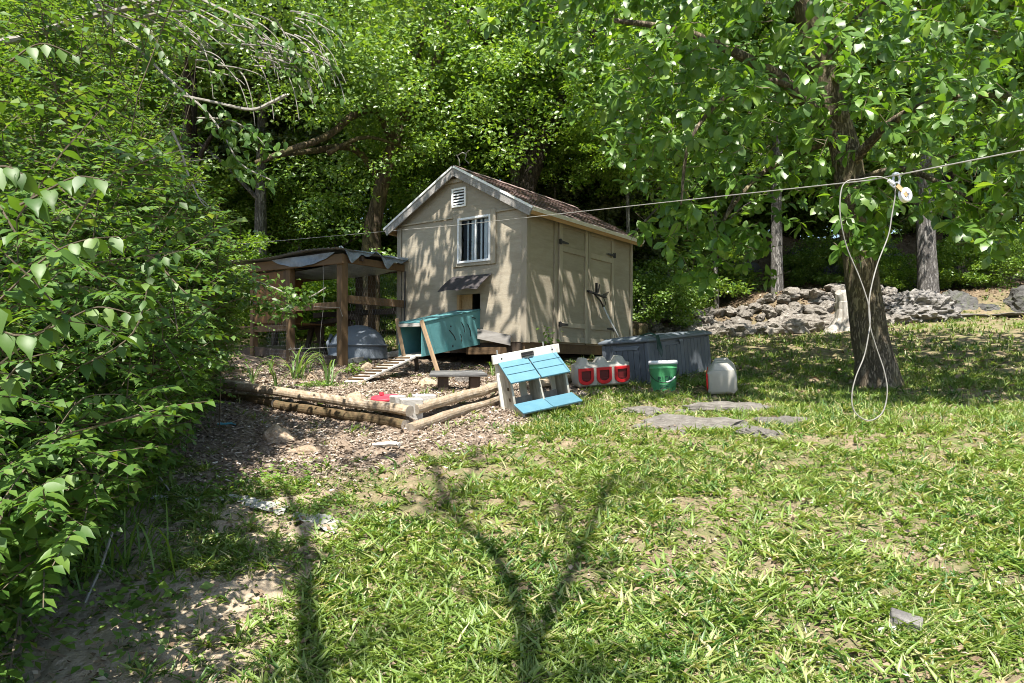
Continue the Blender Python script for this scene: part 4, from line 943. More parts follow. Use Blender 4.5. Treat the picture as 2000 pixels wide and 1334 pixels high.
m = MB(); m.tube([lp(1747, 338), lp(1744, 352), lp(1748, 366), lp(1755, 364), lp(1757, 350), lp(1753, 338), lp(1747, 338)], .005, 6); m.tube([lp(1744, 341, -.01), lp(1757, 341, .01)], .006, 6); m.tube([lp(1738, 360), lp(1748, 368), lp(1758, 363), lp(1752, 356), lp(1742, 360)], .004, 6); m.obj('shackle', mt['steel'], pul)
def spline(P, n=8):
    P = [Vector(p) for p in P]; out = []
    for i in range(len(P)-1):
        p0, p1, p2, p3 = P[max(i-1, 0)], P[i], P[i+1], P[min(i+2, len(P)-1)]
        for k in range(n):
            t_ = k/n; out.append(.5*((2*p1)+(-p0+p2)*t_+(2*p0-5*p1+4*p2-p3)*t_*t_+(-p0+3*p1-3*p2+p3)*t_**3))
    return out+[P[-1]]
lo = [at(1742, 358, PD), at(1733, 350, PD), at(1712, 345, PD), at(1680, 350, PD), at(1655, 354, PD), at(1643, 372, PD), at(1641, 420, PD), at(1653, 480, PD+.02), at(1678, 540, PD+.03), at(1695, 590, PD+.03), at(1699, 620, PD+.02), at(1697, 650, PD), at(1688, 695, PD), at(1672, 735, PD), at(1664, 770, PD), at(1667, 800, PD), at(1685, 818, PD), at(1705, 820, PD), at(1725, 803, PD), at(1733, 765, PD), at(1727, 725, PD), at(1712, 680, PD), at(1700, 640, PD-.015), at(1697, 600, PD-.02), at(1701, 565, PD-.02), at(1714, 515, PD-.01), at(1735, 460, PD), at(1742, 420, PD), at(1748, 385, PD), at(1749, 366, PD)]
o = MB().tube(spline(lo, 6), .0026, 8).obj('tie_out_cord', mt['wire'], None, smooth=True); tag(o, 'looped pale tie-out cord hanging from the pulley in a narrow eight', 'cord')
MB().tube([at(1735, 352, PD), at(1745, 360, PD)], .008, 8).obj('cord_ferrule', mt['vinyl'], o)

# ------------------------------------------------------------------ vegetation builders
def limb(m, pts, r0, r1, n=10, wob=.06, seed=0, sub=5):
    P_ = spline(pts, sub); k = len(P_); rad = [r0+(r1-r0)*(i/(k-1))**.9 for i in range(k)]
    m.tube(P_, rad, n, True, wob, seed); return P_
def clumps(cent, per, cr, ls, T=DIAM, out=None, flat=.5, upw=1., rngl=rng):
    """leaf clumps at centres (n,3)"""
    n = len(cent); N = n*per
    c = np.repeat(cent, per, 0); crr = np.repeat(cr if np.ndim(cr) else np.full(n, cr), per)
    o_ = rngl.standard_normal((N, 3)); o_ = nrmz(o_)*(rngl.random((N, 1))**.5); o_[:, 2] *= flat
    pos = c+o_*crr[:, None]
    d = rngl.standard_normal((N, 3))*np.array([1, 1, .35])+o_*.8; d[:, 2] -= .35
    nn = rngl.standard_normal((N, 3))*.6; nn[:, 2] += upw*.85; nn[:, 1] -= .65
    size = ls*rngl.uniform(.65, 1.25, N)
    return leaf_arrays(pos, d, nn, size, T)
def crown_centres(n, rad, seed, inner=.35, low=-1.):
    r_ = np.random.default_rng(seed); v = nrmz(r_.standard_normal((n*3, 3))); v = v[v[:, 2] > low][:n]
    rr_ = r_.uniform(inner, 1, (len(v), 1))**.7
    lump = 1+.22*np.sin(v[:, :1]*5+seed)*np.cos(v[:, 1:2]*4+seed*2)+.12*np.sin(v[:, 2:3]*9+seed)
    return v*rr_*lump*np.array(rad)

# prototypes: crown meshes at unit placement (metres)
CROWN = {}
def mkcrown(key, n, rad, per, cr, ls, mat, seed, T=DIAM, low=-1., flat=.5, inner=.35):
    c = crown_centres(n, rad, seed, inner, low); r_ = np.random.default_rng(seed+100)
    V, F, rn_ = clumps(c, per, r_.uniform(.6, 1.2, len(c))*cr, ls, T, flat=flat, rngl=r_)
    CROWN[key] = (np_mesh('crown', V, F, mt[mat], rn_), c, rad)
mkcrown('broad1', 330, (3.3, 3.0, 3.2), 125, .55, .105, 'wood1', 1)
mkcrown('broad2', 330, (3.0, 3.0, 3.6), 125, .5, .10, 'wood2', 2)
mkcrown('broad3', 300, (3.6, 3.0, 2.6), 130, .6, .11, 'wood1', 3)
mkcrown('tall', 330, (2.2, 2.2, 4.6), 120, .5, .095, 'wood2', 4)
mkcrown('shrub1', 150, (1.5, 1.2, 1.3), 110, .35, .08, 'wood1', 5, low=-.6)
mkcrown('shrub2', 150, (1.7, 1.3, 1.0), 110, .35, .075, 'wood2', 6, low=-.6)
mkcrown('cedar', 260, (1.3, 1.3, 3.4), 90, .33, .10, 'cedar', 8, flat=.35)

def trunk_mesh(h, r, seed, mat, lean=(0, 0), limbs=5, crown=None, dead=0):
    rr_ = random.Random(seed); m = MB()
    top = Vector((lean[0], lean[1], h)); b_ = Vector((0, 0, -.4))
    P_ = limb(m, [b_, Vector((0, 0, .05)), Vector((lean[0]*.25+rr_.uniform(-.06, .06), lean[1]*.25, h*.33)), Vector((lean[0]*.6+rr_.uniform(-.1, .1), lean[1]*.6, h*.66)), top], r*1.25, r*.35, 12, .07, seed)
    for k in range(limbs):
        t_ = rr_.uniform(.45, .95); p0 = P_[int(t_*(len(P_)-1))]
        a = rr_.uniform(0, 6.28); ln = rr_.uniform(1.2, 2.6)*(1.2-t_*.5)
        p2 = p0+Vector((math.cos(a)*ln, math.sin(a)*ln, ln*rr_.uniform(.3, 1.0))); p1 = p0.lerp(p2, .5)+Vector((0, 0, .15))
        limb(m, [p0, p1, p2], r*.42*(1.1-t_*.5), .02, 7, .05, seed+k, 4)
    return m.mesh('trunk', mt[mat], True)

def tree(name, lab, loc, h, r, mat, crown, cz_, csc, lean=(0, 0), group=None, seed=0, limbs=5, crot=0, cat='tree', cdx=(0, 0), sink=.1):
    t_ = thing(name, lab, cat, (loc[0], loc[1], g1(loc[0], loc[1])-sink), 0, group)
    if h: link('trunk', trunk_mesh(h, r, seed, mat, lean, limbs), t_)
    if crown:
        o = link('crown', CROWN[crown][0], t_); o.location = (lean[0]*.9+cdx[0], lean[1]*.9+cdx[1], cz_); o.rotation_euler = (0, 0, crot); o.scale = csc if isinstance(csc, tuple) else (csc, csc, csc); o['kind'] = 'stuff'
    return t_

# ------------------------------------------------------------------ trees one can tell apart
def gx(px, d): return ((px-1000)/FPX*d, d)
tree('cedar_tree', 'straight shaggy grey cedar trunk rising behind the coop', gx(508, 16), 9, .16, 'bark_grey', 'cedar', 7.6, (1.3, 1.3, 1.2), (.05, .1), None, 11, 4)
tree('woodland_tree', 'dark straight trunk half hidden behind the tall left shrub', gx(372, 15), 10, .2, 'bark_dark', 'broad2', 8.4, 1., (-.1, .1), None, 12, 5)
tree('woodland_tree', 'slim grey trunk standing just behind the rock wall', gx(1518, 16.7), 9, .14, 'bark_grey', 'broad1', 8, .95, (.05, .0), None, 13, 4)
tree('woodland_tree', 'thick blue-grey trunk behind the large pitted boulder', gx(1812, 16.9), 10.5, .23, 'bark_grey', 'broad3', 8.8, 1., (-.15, .1), None, 14, 5)
# leaning branching tree behind the coop
def custom_tree(name, lab, base, limbs_, mat, cent, per, cr, ls, leafmat, seed):
    t_ = thing(name, lab, 'tree', base); m = MB(); b_ = Vector(base); rr_ = np.random.default_rng(seed)
    for i, (pts, r0, r1) in enumerate(limbs_): limb(m, [Vector(p)-b_ for p in pts], r0, r1, 10, .08, seed+i, 6)
    m.obj('trunk', mt[mat], t_, smooth=True)
    c = np.array([list(Vector(p)-b_) for p in cent]); cc = np.repeat(c, per[0], 0)+rr_.standard_normal((len(c)*per[0], 3))*np.array([.9, .9, .7])*per[2]
    V, F, rn_ = clumps(cc, per[1], rr_.uniform(.6, 1.2, len(cc))*cr, ls, DIAM, rngl=rr_)
    link('crown', np_mesh('crown', V, F, mt[leafmat], rn_), t_)['kind'] = 'stuff'
    return t_
D = 14.5
b3 = at(722, 640, D); b3.z = g1(b3.x, b3.y)-.1
custom_tree('woodland_tree', 'leaning tan-barked tree with crooked limbs behind the coop roof', b3, [
    ([b3, at(726, 470, D), at(742, 380, D), at(768, 285, D), at(792, 225, D), at(850, 130, D-.3), at(900, -60, D)], .2, .07),
    ([at(742, 350, D), at(690, 290, D-.5), at(600, 296, D-1.2), at(530, 305, D-2)], .085, .035),
    ([at(770, 280, D), at(735, 216, D-.4), at(690, 225, D-.8), at(640, 265, D-1.2), at(560, 295, D-2), at(500, 318, D-2.4)], .10, .04),
    ([at(790, 225, D), at(800, 120, D), at(835, 50, D), at(870, 20, D)], .09, .03), ([at(800, 150, D), at(830, 60, D-.3), at(815, -40, D)], .05, .02),
    ([at(640, 300, D-1), at(720, 268, D-.7), at(830, 305, D)], .05, .02)], 'bark_tan',
    [at(800, 60, D), at(700, 100, D), at(880, 120, D), at(620, 180, D-1), at(760, 180, D-1), at(900, 0, D), at(700, 0, D), at(560, 60, D-1), at(660, 330, D), at(820, 330, D+1), at(940, 220, D), Vector((-4.5, 9.4, 7.3)), Vector((-3.6, 8.9, 7.0)), Vector((-2.9, 8.5, 7.2)), Vector((-2.2, 8.7, 7.6))], (26, 115, 1.0), .5, .088, 'wood2', 31)  # last four centres: unseen clumps added overhead to shade the coop
b4 = at(1018, 640, D); b4.z = g1(b4.x, b4.y)-.1
custom_tree('woodland_tree', 'dark forked tree leaning right behind the shed roof', b4, [
    ([b4, at(1022, 420, D), at(1040, 330, D), at(1068, 260, D), at(1098, 205, D), at(1112, 165, D), at(1120, 140, D)], .21, .13),
    ([at(1112, 165, D), at(1142, 130, D), at(1155, 90, D), at(1180, -60, D)], .11, .05), ([at(1115, 165, D), at(1106, 140, D), at(1095, 125, D), at(1070, 118, D)], .08, .03), ([at(1112, 165, D), at(1118, 120, D), at(1125, 20, D)], .06, .03),
    ([at(1030, 380, D), at(1030, 260, D+.3), at(1048, 170, D+.5), at(1048, 20, D+.5)], .15, .06),
    ([at(960, 90, D-.5), at(935, 60, D-.5), at(915, 45, D)], .10, .08), ([at(970, 100, D-.5), at(940, 60, D), at(880, -80, D)], .09, .06)], 'bark_dark',
    [at(1100, 60, D), at(1200, 60, D), at(1000, 40, D), at(1000, 150, D-1), at(940, 190, D-1), at(1180, 190, D), at(1200, 300, D+1), at(900, 100, D), at(1120, 330, D+2), at(1270, 200, D+1)], (26, 115, 1.0), .5, .088, 'wood1', 32)
tree('woodland_tree', 'short grey trunk right behind the shed ridge', gx(985, 16), 7.5, .18, 'bark_grey', 'broad1', 8.4, .9, (.7, .2), None, 15, 6)
# ------------------------------------------------------------------ more woodland, row by row
rr = random.Random(11)
groups = [('left', 'leafy woodland tree crowded into the wood behind the coop', 'woodland trees behind the coop'), ('mid', 'leafy woodland tree crowded into the wood behind the shed', 'woodland trees behind the shed'), ('right', 'leafy woodland tree crowded into the wood behind the oak and rock wall', 'woodland trees behind the oak')]
spots = []
for Yr, step, hh in ((18.5, 3.3, 10), (23.5, 4.0, 12.5), (30, 5.0, 15)):
    x = -.78*Yr-1
    while x < .80*Yr+1:
        spots.append((x+rr.uniform(-.7, .7), Yr+rr.uniform(-1.3, 1.3), hh)); x += step
for k, (x, y, hh) in enumerate(spots):
    px = 1000+FPX*x/y; gi = 0 if px < 770 else (1 if px < 1260 else 2)
    cr = ['broad1', 'broad2', 'broad3', 'tall'][rr.randrange(4)]; sc = hh/9.5
    tree('woodland_tree', groups[gi][1], (x, y), hh*.85, rr.uniform(.1, .2)*sc, ['bark_dark', 'bark_tan', 'bark_grey', 'bark_dark'][rr.randrange(4)], cr, hh*(.66 if cr != 'tall' else .55), (sc*rr.uniform(.85, 1.1),)*2+(sc*rr.uniform(.95, 1.2),), (rr.uniform(-.5, .5), 0), groups[gi][2], 200+k, 4, rr.uniform(0, 6.3))
for px, d, cr, sc, lab in ((1222, 14.5, 'broad1', .52, 'bright small tree crowding over the right end of the shed roof'), (1310, 17.0, 'broad3', .6, 'small leafy tree in the gap between shed and oak'), (1080, 17.2, 'broad2', .6, 'small leafy tree just behind the middle of the shed roof'), (1400, 17.6, 'broad2', .62, 'small leafy tree behind the left end of the rock wall')):
    x, y = gx(px, d); tree('young_tree', lab, (x, y), 4.6, .06, 'bark_grey', cr, {1222: 4.6, 1080: 5.4, 1310: 5.6}.get(px, 5.2), sc, (.1, .05), None, 500+px, 4, px*.11)
for px, d, cr, sc, zc, lab in ((330, 17.0, 'broad2', .6, 3.6, 'young leafy tree left of the dark straight trunk'), (430, 17.6, 'broad1', .62, 3.4, 'young leafy tree between the dark trunk and the cedar'), (575, 17.4, 'broad3', .6, 3.5, 'young leafy tree just right of the cedar trunk'), (655, 18.0, 'broad2', .62, 4.6, 'young leafy tree left of the leaning tan tree'), (815, 17.2, 'broad1', .55, 4.2, 'young leafy tree between the leaning tan tree and shed roof')):
    x, y = gx(px, d); tree('young_tree', lab, (x, y), 3.8, .06, 'bark_grey', cr, zc, sc, (.1, .05), None, 700+px, 4, px*.11)
# understorey shrubs
sh_g = [('leafy understorey shrub in the wood behind the coop', 'understorey shrubs behind the coop'), ('leafy understorey shrub in the wood beside and behind the shed', 'understorey shrubs behind the shed'), ('leafy understorey shrub on the bank behind the rock wall', 'understorey shrubs on the bank')]
us = []
for Yr, step, sc in ((19.2, 1.9, 1.), (22.5, 2.4, 1.5), (27, 3.0, 2.0)):
    x = -.75*Yr
    while x < .78*Yr:
        us.append((x+rr.uniform(-.5, .5), Yr+rr.uniform(-.7, .7), sc*rr.uniform(.8, 1.25))); x += step
for k, (x, y, sc) in enumerate(us):
    px = 1000+FPX*x/y; gi = 0 if px < 770 else (1 if px < 1260 else 2)
    if gi == 2 and y < 21.5: y += 2.6
    c = ['shrub1', 'shrub2'][rr.randrange(2)]; h = 1.0*sc
    tree('understorey_shrub', sh_g[gi][0], (x, y), 0, 0, '', c, h, sc, (0, 0), sh_g[gi][1], 300+k, 0, rr.uniform(0, 6.3), 'shrub')
for px, d, sc, c, lab in ((1335, 16.8, .42, 'shrub1', 'small leafy shrub lit by sun at the foot of the bank right of the shed'), (1255, 15.5, .8, 'shrub2', 'dark shrub just behind the far corner of the shed'), (1300, 18.2, 1.3, 'shrub2', 'tall dark shrub filling the gap right of the shed roof'), (1150, 17, 1.3, 'cedar', 'feathery yellow-green conifer behind the right end of the roof'), (1240, 18, 1.2, 'cedar', 'dark feathery conifer right of the shed roof'), (640, 15.2, .7, 'shrub1', 'bright leafy shrub seen through the coop frame'), (560, 16.2, .9, 'shrub2', 'leafy shrub seen behind the coop plywood'), (740, 15.5, .7, 'shrub2', 'leafy shrub between coop and shed'), (450, 14.0, .9, 'shrub1', 'leafy shrub left of the coop'), (1880, 18, .7, 'shrub1', 'brushy shrub on the bank right of the blue-grey trunk'), (1990, 17.6, .8, 'shrub2', 'brushy shrub at the right edge above the dark boulder'), (1620, 18.5, .7, 'shrub2', 'dark shrub on the ledge left of the oak trunk'), (1720, 18.4, .6, 'shrub1', 'small shrub on the ledge right of the oak trunk')):
    x, y = gx(px, d); tree('understorey_shrub', lab, (x, y), 0, 0, '', c, (.95 if c != 'cedar' else 2.9)*sc, sc, (0, 0), None, 400+px, 0, px*.37, 'shrub')
# far wood: one mass
r_ = np.random.default_rng(77); N = 3400
c = np.stack([r_.uniform(-46, 46, N), r_.uniform(37, 44, N), r_.uniform(0, 1, N)**1.2*22-1.], 1); c[:, 2] += gz(c[:, 0], c[:, 1])
V, F, rn_ = clumps(c, 25, r_.uniform(.9, 1.7, N), .42, DIAM, rngl=r_)
tag(link('far_wood', np_mesh('far_wood', V, F, mt['wood2'], rn_)), 'dense green far wood behind all the trees', 'wood', None, 'stuff')

# ------------------------------------------------------------------ oak on the right
def leaf_parts(parent, pos, d, n, size, T, mat, count, vis, orig, wr=1.):
    """the `count` leaves that show largest become objects, the rest one mesh"""
    px, py = proj(pos); ok = (px > 0) & (px < 2000) & (py > 0) & (py < 1334) & (pos[:, 1] > .5) & vis
    simple = {id(OAKT): OAKS, id(OV8): OV4}.get(id(T), T); score = np.where(ok, size/pos[:, 1], 0); order = np.argsort(-score); pick = order[:count]; rest = np.ones(len(pos), bool); rest[pick] = False
    V, F, rn_ = leaf_arrays(pos[rest]-orig, d[rest], n[rest], size[rest], simple, size[rest]*wr)
    o = link('foliage', np_mesh('foliage', V, F, mat, rn_), parent); o['kind'] = 'stuff'
    base = []
    for k in range(4):
        tv, tf = {id(OV8): OVH}.get(id(T), T); tv = tv.copy(); tv[:, 2] *= (.6, 1., 1.6, 1.3)[k]; tv[:, 1] *= (1, .9, 1.1, .95)[k]
        base.append(np_mesh('leaf', tv, tf, mat, np.full(len(tv), (.12, .35, .6, .8)[k]), smooth=True))
    D_, S_, N_2 = frames(d[pick], n[pick])
    for i in range(len(pick)):
        o = link('leaf', base[i % 4], parent); sz = float(size[pick[i]])
        B = Matrix((Vector(D_[i]), Vector(S_[i]), Vector(N_2[i]))).transposed().to_4x4() @ Matrix.Diagonal((sz, sz*wr, sz, 1)); B.translation = Vector(pos[pick[i]]-orig); o.matrix_local = B
ob = gp(1722, 756); OD = ob.y
oak = thing('oak_tree', 'big leaning oak with broad drooping leaves at the right of the lawn', 'tree', ob)
m = MB(); rr_ = random.Random(9)
tp = [Vector((0, .05, -.15)), at(1712, 715, OD)-ob, at(1700, 660, OD)-ob, at(1690, 590, OD)-ob, at(1678, 500, OD)-ob, at(1664, 400, OD)-ob, at(1650, 290, OD)-ob, at(1618, 190, OD)-ob, at(1592, 90, OD-.1)-ob, at(1570, -60, OD-.3)-ob, at(1555, -260, OD-.5)-ob]
P_ = spline(tp, 6); secs = []
for i, p in enumerate(P_):
    s_ = i/(len(P_)-1); h = p.z+.15; r_ = .215-.065*min(1, s_*1.2)+.14*math.exp(-h/.22)
    sec = []
    for k in range(28):
        th = 2*math.pi*k/28; fl = 1+.16*math.cos(4*th+.6)*math.exp(-h/.3)+.035*noise.noise(Vector((math.cos(th)*2, math.sin(th)*2, h*1.5)))+.05*noise.noise(Vector((math.cos(th)*6, math.sin(th)*6, h*3)))
        sec.append(p+Vector((math.cos(th)*r_*fl, math.sin(th)*r_*fl, 0)))
    secs.append(sec)
m.loft(secs); m.obj('trunk', mt['bark_oak'], oak, smooth=True)
m = MB()
def ol(*pts, r0=.07, r1=.02, seed=1): limb(m, [at(*p)-ob for p in pts], r0, r1, 8, .06, seed, 5)
ol((1640, 270, OD), (1540, 165, OD-.4), (1450, 110, OD-.8), (1330, 60, OD-1.1), (1200, 40, OD-1.4), r0=.09, r1=.02)
ol((1650, 300, OD), (1590, 215, OD-.5), (1520, 160, OD-1), (1430, 180, OD-1.3), (1350, 270, OD-1.5), (1330, 400, OD-1.6), r0=.05, r1=.012)
ol((1655, 330, OD), (1740, 240, OD-.7), (1860, 190, OD-1.4), (2020, 190, OD-2), r0=.07, r1=.015)
ol((1660, 360, OD), (1760, 330, OD-.8), (1880, 380, OD-1.5), (1960, 420, OD-1.7), r0=.05, r1=.01)
ol((1600, 120, OD), (1700, 20, OD-.6), (1850, -60, OD-1), (1990, -80, OD-1.2), r0=.08, r1=.02)
ol((1580, 0, OD), (1400, -120, OD-.4), (1150, -200, OD-.8), (900, -300, OD-1), r0=.09, r1=.02)
ol((1670, 420, OD), (1680, 380, OD-.5), (1690, 400, OD-.9), (1690, 450, OD-1.0), r0=.02, r1=.006)
ol((1640, 270, OD), (1500, 330, OD+.2), (1420, 420, OD), (1390, 500, OD-.2), r0=.04, r1=.01)
m.obj('limb', mt['bark_oak'], oak, smooth=True)
r_ = np.random.default_rng(21)
bx = np.array([900, 1100, 1130, 1200, 1270, 1350, 1470, 1530, 1600, 1660, 1760, 1790, 1850, 1950, 2000, 2600]); by = np.array([-60, 120, 250, 300, 380, 440, 420, 370, 390, 400, 390, 390, 440, 500, 490, 500])
N = 10500
P0 = np.stack([r_.uniform(-.5, 9, N), r_.uniform(5.3, 12.5, N), r_.uniform(1.9, 9.5, N)], 1)
px, py = proj(P0); yb = np.interp(px, bx, by)+r_.normal(0, 25, N)
shadeY = P0[:, 1]+.5*(P0[:, 2]-1.1)
ell = ((P0[:, 0]-3.8)/4.8)**2+((P0[:, 1]-9)/3.9)**2+((P0[:, 2]-6.4)/4.7)**2
lump = .5+.5*np.sin(P0[:, 0]*2.1+1)*np.sin(P0[:, 1]*1.9)*np.sin(P0[:, 2]*2.6+.5)
keep = (py < yb) & (shadeY > 7.3) & (ell < 1) & (r_.random(N) < .25+.75*sstep(.35, .62, lump)) & ((py > -130) | (r_.random(N) < .12)) & (px < 2500)
P0 = P0[keep]
def add_c(n, cx, cy, d, sx, sy, sdp=.35):
    a = np.stack([r_.normal(cx, sx, n), r_.normal(cy, sy, n), r_.normal(d, sdp, n)], 1)
    return np.stack([(a[:, 0]-1000)/FPX*a[:, 2], a[:, 2], EYE-(a[:, 1]-HOR)/FPX*a[:, 2]], 1)
def shade_c(n, xr, yr, zr, zc, fr=.5):  # clusters added to the oak above view, placed sunward to shade shed and lawn
    t_ = np.stack([r_.uniform(*xr, n), r_.uniform(*yr, n), r_.uniform(*zr, n)], 1); h = r_.uniform(*zc, n); c_ = t_+np.array(SUN/SUN.z)*(h-t_[:, 2])[:, None]
    k = (proj(c_)[1] < -60) & (np.sin(c_[:, 0]*6.3+1.3*np.sin(c_[:, 1]*4))*np.sin(c_[:, 1]*5.3+c_[:, 2]) > -fr)
    return c_[k]
P0 = np.concatenate([P0, shade_c(560, (-2.0, 2.7), (9.7, 12.4), (1.9, 4.3), (5.6, 7.8), 1.1), shade_c(150, (.1, 2.6), (7.2, 9.4), (1.2, 1.6), (5.6, 7.6)), shade_c(520, (1.8, 7.5), (7.6, 12.5), (1.2, 1.8), (5.8, 8.5), .7), add_c(15, 1690, 455, OD-1.2, 30, 26, .15), add_c(11, 1700, 390, OD-1.1, 38, 18, .15), add_c(16, 1880, 390, OD-1.6, 60, 30), add_c(14, 1950, 440, OD-1.7, 45, 30), add_c(10, 1820, 230, OD-1.7, 40, 15), add_c(12, 1250, 80, OD-1.6, 50, 40), add_c(10, 1320, 110, OD-1.5, 40, 30), add_c(22, 1380, 490, OD-.3, 55, 35), add_c(14, 1470, 470, OD-.2, 45, 40), add_c(8, 1320, 430, OD-.5, 35, 30), add_c(8, 1560, 230, OD-.8, 50, 40)])
n = len(P0); per = 8
c = np.repeat(P0, per, 0); N = n*per; ang = np.tile(np.arange(per)*2.4, n)+np.repeat(r_.uniform(0, 6.28, n), per)
axd = nrmz(np.stack([r_.normal(0, .5, n)+(P0[:, 0]-4)*.15, -.35+r_.normal(0, .4, n), r_.normal(.25, .35, n)], 1)); axr = np.repeat(axd, per, 0)
u1 = nrmz(np.cross(axr, [0, 0, 1.])); v1 = np.cross(u1, axr)
d = u1*np.cos(ang)[:, None]+v1*np.sin(ang)[:, None]+axr*r_.uniform(.15, .8, (N, 1)); d[:, 2] -= r_.uniform(.15, 1.0, N)
nn = axr*.6+np.array([0, -.45, .9])+r_.normal(0, .3, (N, 3)); pos = c+axr*r_.uniform(-.10, .02, (N, 1)); size = r_.uniform(.09, .20, N)
leaf_parts(oak, pos, d, nn, size, OAKT, mt['oak'], 300, np.ones(N, bool), np.array(ob), .82)
m = MB()
for i in range(0, n):
    p = Vector(P0[i])-ob; a = Vector(axd[i]); m.tube([p-a*.24+Vector((0, 0, .05)), p-a*.12+Vector((0, 0, .015)), p], [.004, .003, .002], 3, caps=False)
o = m.obj('twigs', mt['stem'], oak); o['kind'] = 'stuff'

# ------------------------------------------------------------------ shrubs on the left
LBY = np.array([-600, 0, 150, 300, 400, 480, 550, 610, 650, 700, 760, 820, 900, 1000, 1100, 1200, 1334, 1600]); LBX = np.array([560, 440, 340, 330, 400, 430, 435, 415, 420, 405, 370, 330, 310, 210, 120, 60, 0, -60])
def shrub(name, lab, bases, nst, Lr, aim, twn, spacing, ls, mat, seed, T, hero, bound_off=0, minY=1.5, droop=.35, zmin=.02, stemr=.012, extra=()):
    r_ = np.random.default_rng(seed); b0 = Vector((bases[0], bases[1], g1(bases[0], bases[1])))
    t_ = thing(name, lab, 'shrub', b0); sm_ = MB(); LP, LD, LN, LS = [], [], [], []
    for k in range(nst):
        bx_, by_ = bases[0]+r_.normal(0, bases[2]), bases[1]+r_.normal(0, bases[3]); p0 = np.array([bx_, by_, g1(bx_, by_)])
        dr = np.array([aim[0]+r_.normal(0, .55), aim[1]+r_.normal(0, .55), aim[2]+r_.normal(0, .4)]); dr = dr/np.linalg.norm(dr); Ln = r_.uniform(*Lr)
        ts = np.linspace(0, 1, 9); cur = p0+dr*Ln*ts[:, None]; cur[:, 2] -= droop*Ln*(ts**2.2)
        cur[1:] += r_.normal(0, .03, (8, 3))
        px, py = proj(cur); inb = (px < np.interp(py, LBY, LBX)+bound_off+20) & (cur[:, 1] > minY) & (cur[:, 2] > gz(cur[:, 0], cur[:, 1])-.02)
        m_ = 9
        for q in range(1, 9):
            if not inb[q]: m_ = q; break
        if m_ < 3: continue
        sm_.tube([Vector(c_)-b0 for c_ in cur[:m_]], [stemr*(1-.8*i/8) for i in range(m_)], 3, caps=False)
        for w_ in range(twn):
            tq = r_.uniform(.18, 1)*(m_-1); i0 = min(int(tq), m_-2); p = cur[i0]+(cur[i0+1]-cur[i0])*(tq-i0); tang = nrmz(cur[i0+1]-cur[i0])
            td = tang*.5+r_.normal(0, .6, 3)+np.array([.15, -.25, .0]); td[2] = td[2]*.5+.08; td = td/np.linalg.norm(td); tl = r_.uniform(.22, .6)
            nl = max(3, int(tl/spacing)); s_ = (np.arange(nl)+.6)/nl
            tp_ = p+td*tl*s_[:, None]; tp_[:, 2] -= .18*tl*s_**2
            px, py = proj(tp_); ok = (px < np.interp(py, LBY, LBX)+bound_off+r_.normal(0, 30)) & (px > -260) & (tp_[:, 1] > minY) & (tp_[:, 2] > gz(tp_[:, 0], tp_[:, 1])+zmin)
            if ok.sum() < 2: continue
            e = int(np.max(np.nonzero(ok)[0])); sm_.tube([Vector(p)-b0, Vector(tp_[e//2])-b0, Vector(tp_[e])-b0], [.0035, .0028, .0015], 3, caps=False)
            sd_ = nrmz(np.cross(td, [0, 0, 1.]))
            for sg_ in (1, -1):
                dd = sd_*sg_+td*.45+np.array([0, 0, -.42])+r_.normal(0, .22, (nl, 3)); nrm_ = np.array([0, -.35, 1.])+sd_*sg_*.35+r_.normal(0, .25, (nl, 3))
                LP.append(tp_[ok]); LD.append(dd[ok]); LN.append(nrm_[ok]); LS.append((ls*r_.uniform(.65, 1.2, nl)*(1-.35*s_))[ok])
    for pts, l_ in extra:
        P_ = spline([at(*p) for p in pts], 6); sm_.tube([p-b0 for p in P_], [.004*(1-.7*i/len(P_)) for i in range(len(P_))], 5, caps=False)
        A = np.array([list(p) for p in P_]); cum = np.r_[0, np.cumsum(np.linalg.norm(np.diff(A, axis=0), axis=1))]; nl = max(4, int(cum[-1]/(l_*.62))); q = (np.arange(nl)+.7)/nl*cum[-1]
        tp_ = np.stack([np.interp(q, cum, A[:, j]) for j in range(3)], 1); tg = nrmz(np.gradient(tp_, axis=0))
        for sg_ in (1, -1):
            LP.append(tp_); LD.append(tg*.4+np.array([0, -.35*sg_, -.75])+r_.normal(0, .16, (nl, 3))); LN.append(np.array([0, -.8, .75])+sg_*np.array([.25, .0, .2])+r_.normal(0, .15, (nl, 3))); LS.append(l_*r_.uniform(.75, 1.1, nl)*(1-.3*q/cum[-1]))
    pos, d, nn, sz = (np.concatenate(q) for q in (LP, LD, LN, LS))
    o = sm_.obj('stems', mt['stem'], t_); o['kind'] = 'stuff'
    if hero: leaf_parts(t_, pos, d, nn, sz, T, mat, hero, np.ones(len(pos), bool), np.array(b0))
    else:
        V, F, rn_ = leaf_arrays(pos-np.array(b0), d, nn, sz, T); o = link('foliage', np_mesh('foliage', V, F, mat, rn_), t_); o['kind'] = 'stuff'
    print(name, 'leaves', len(pos)); return t_
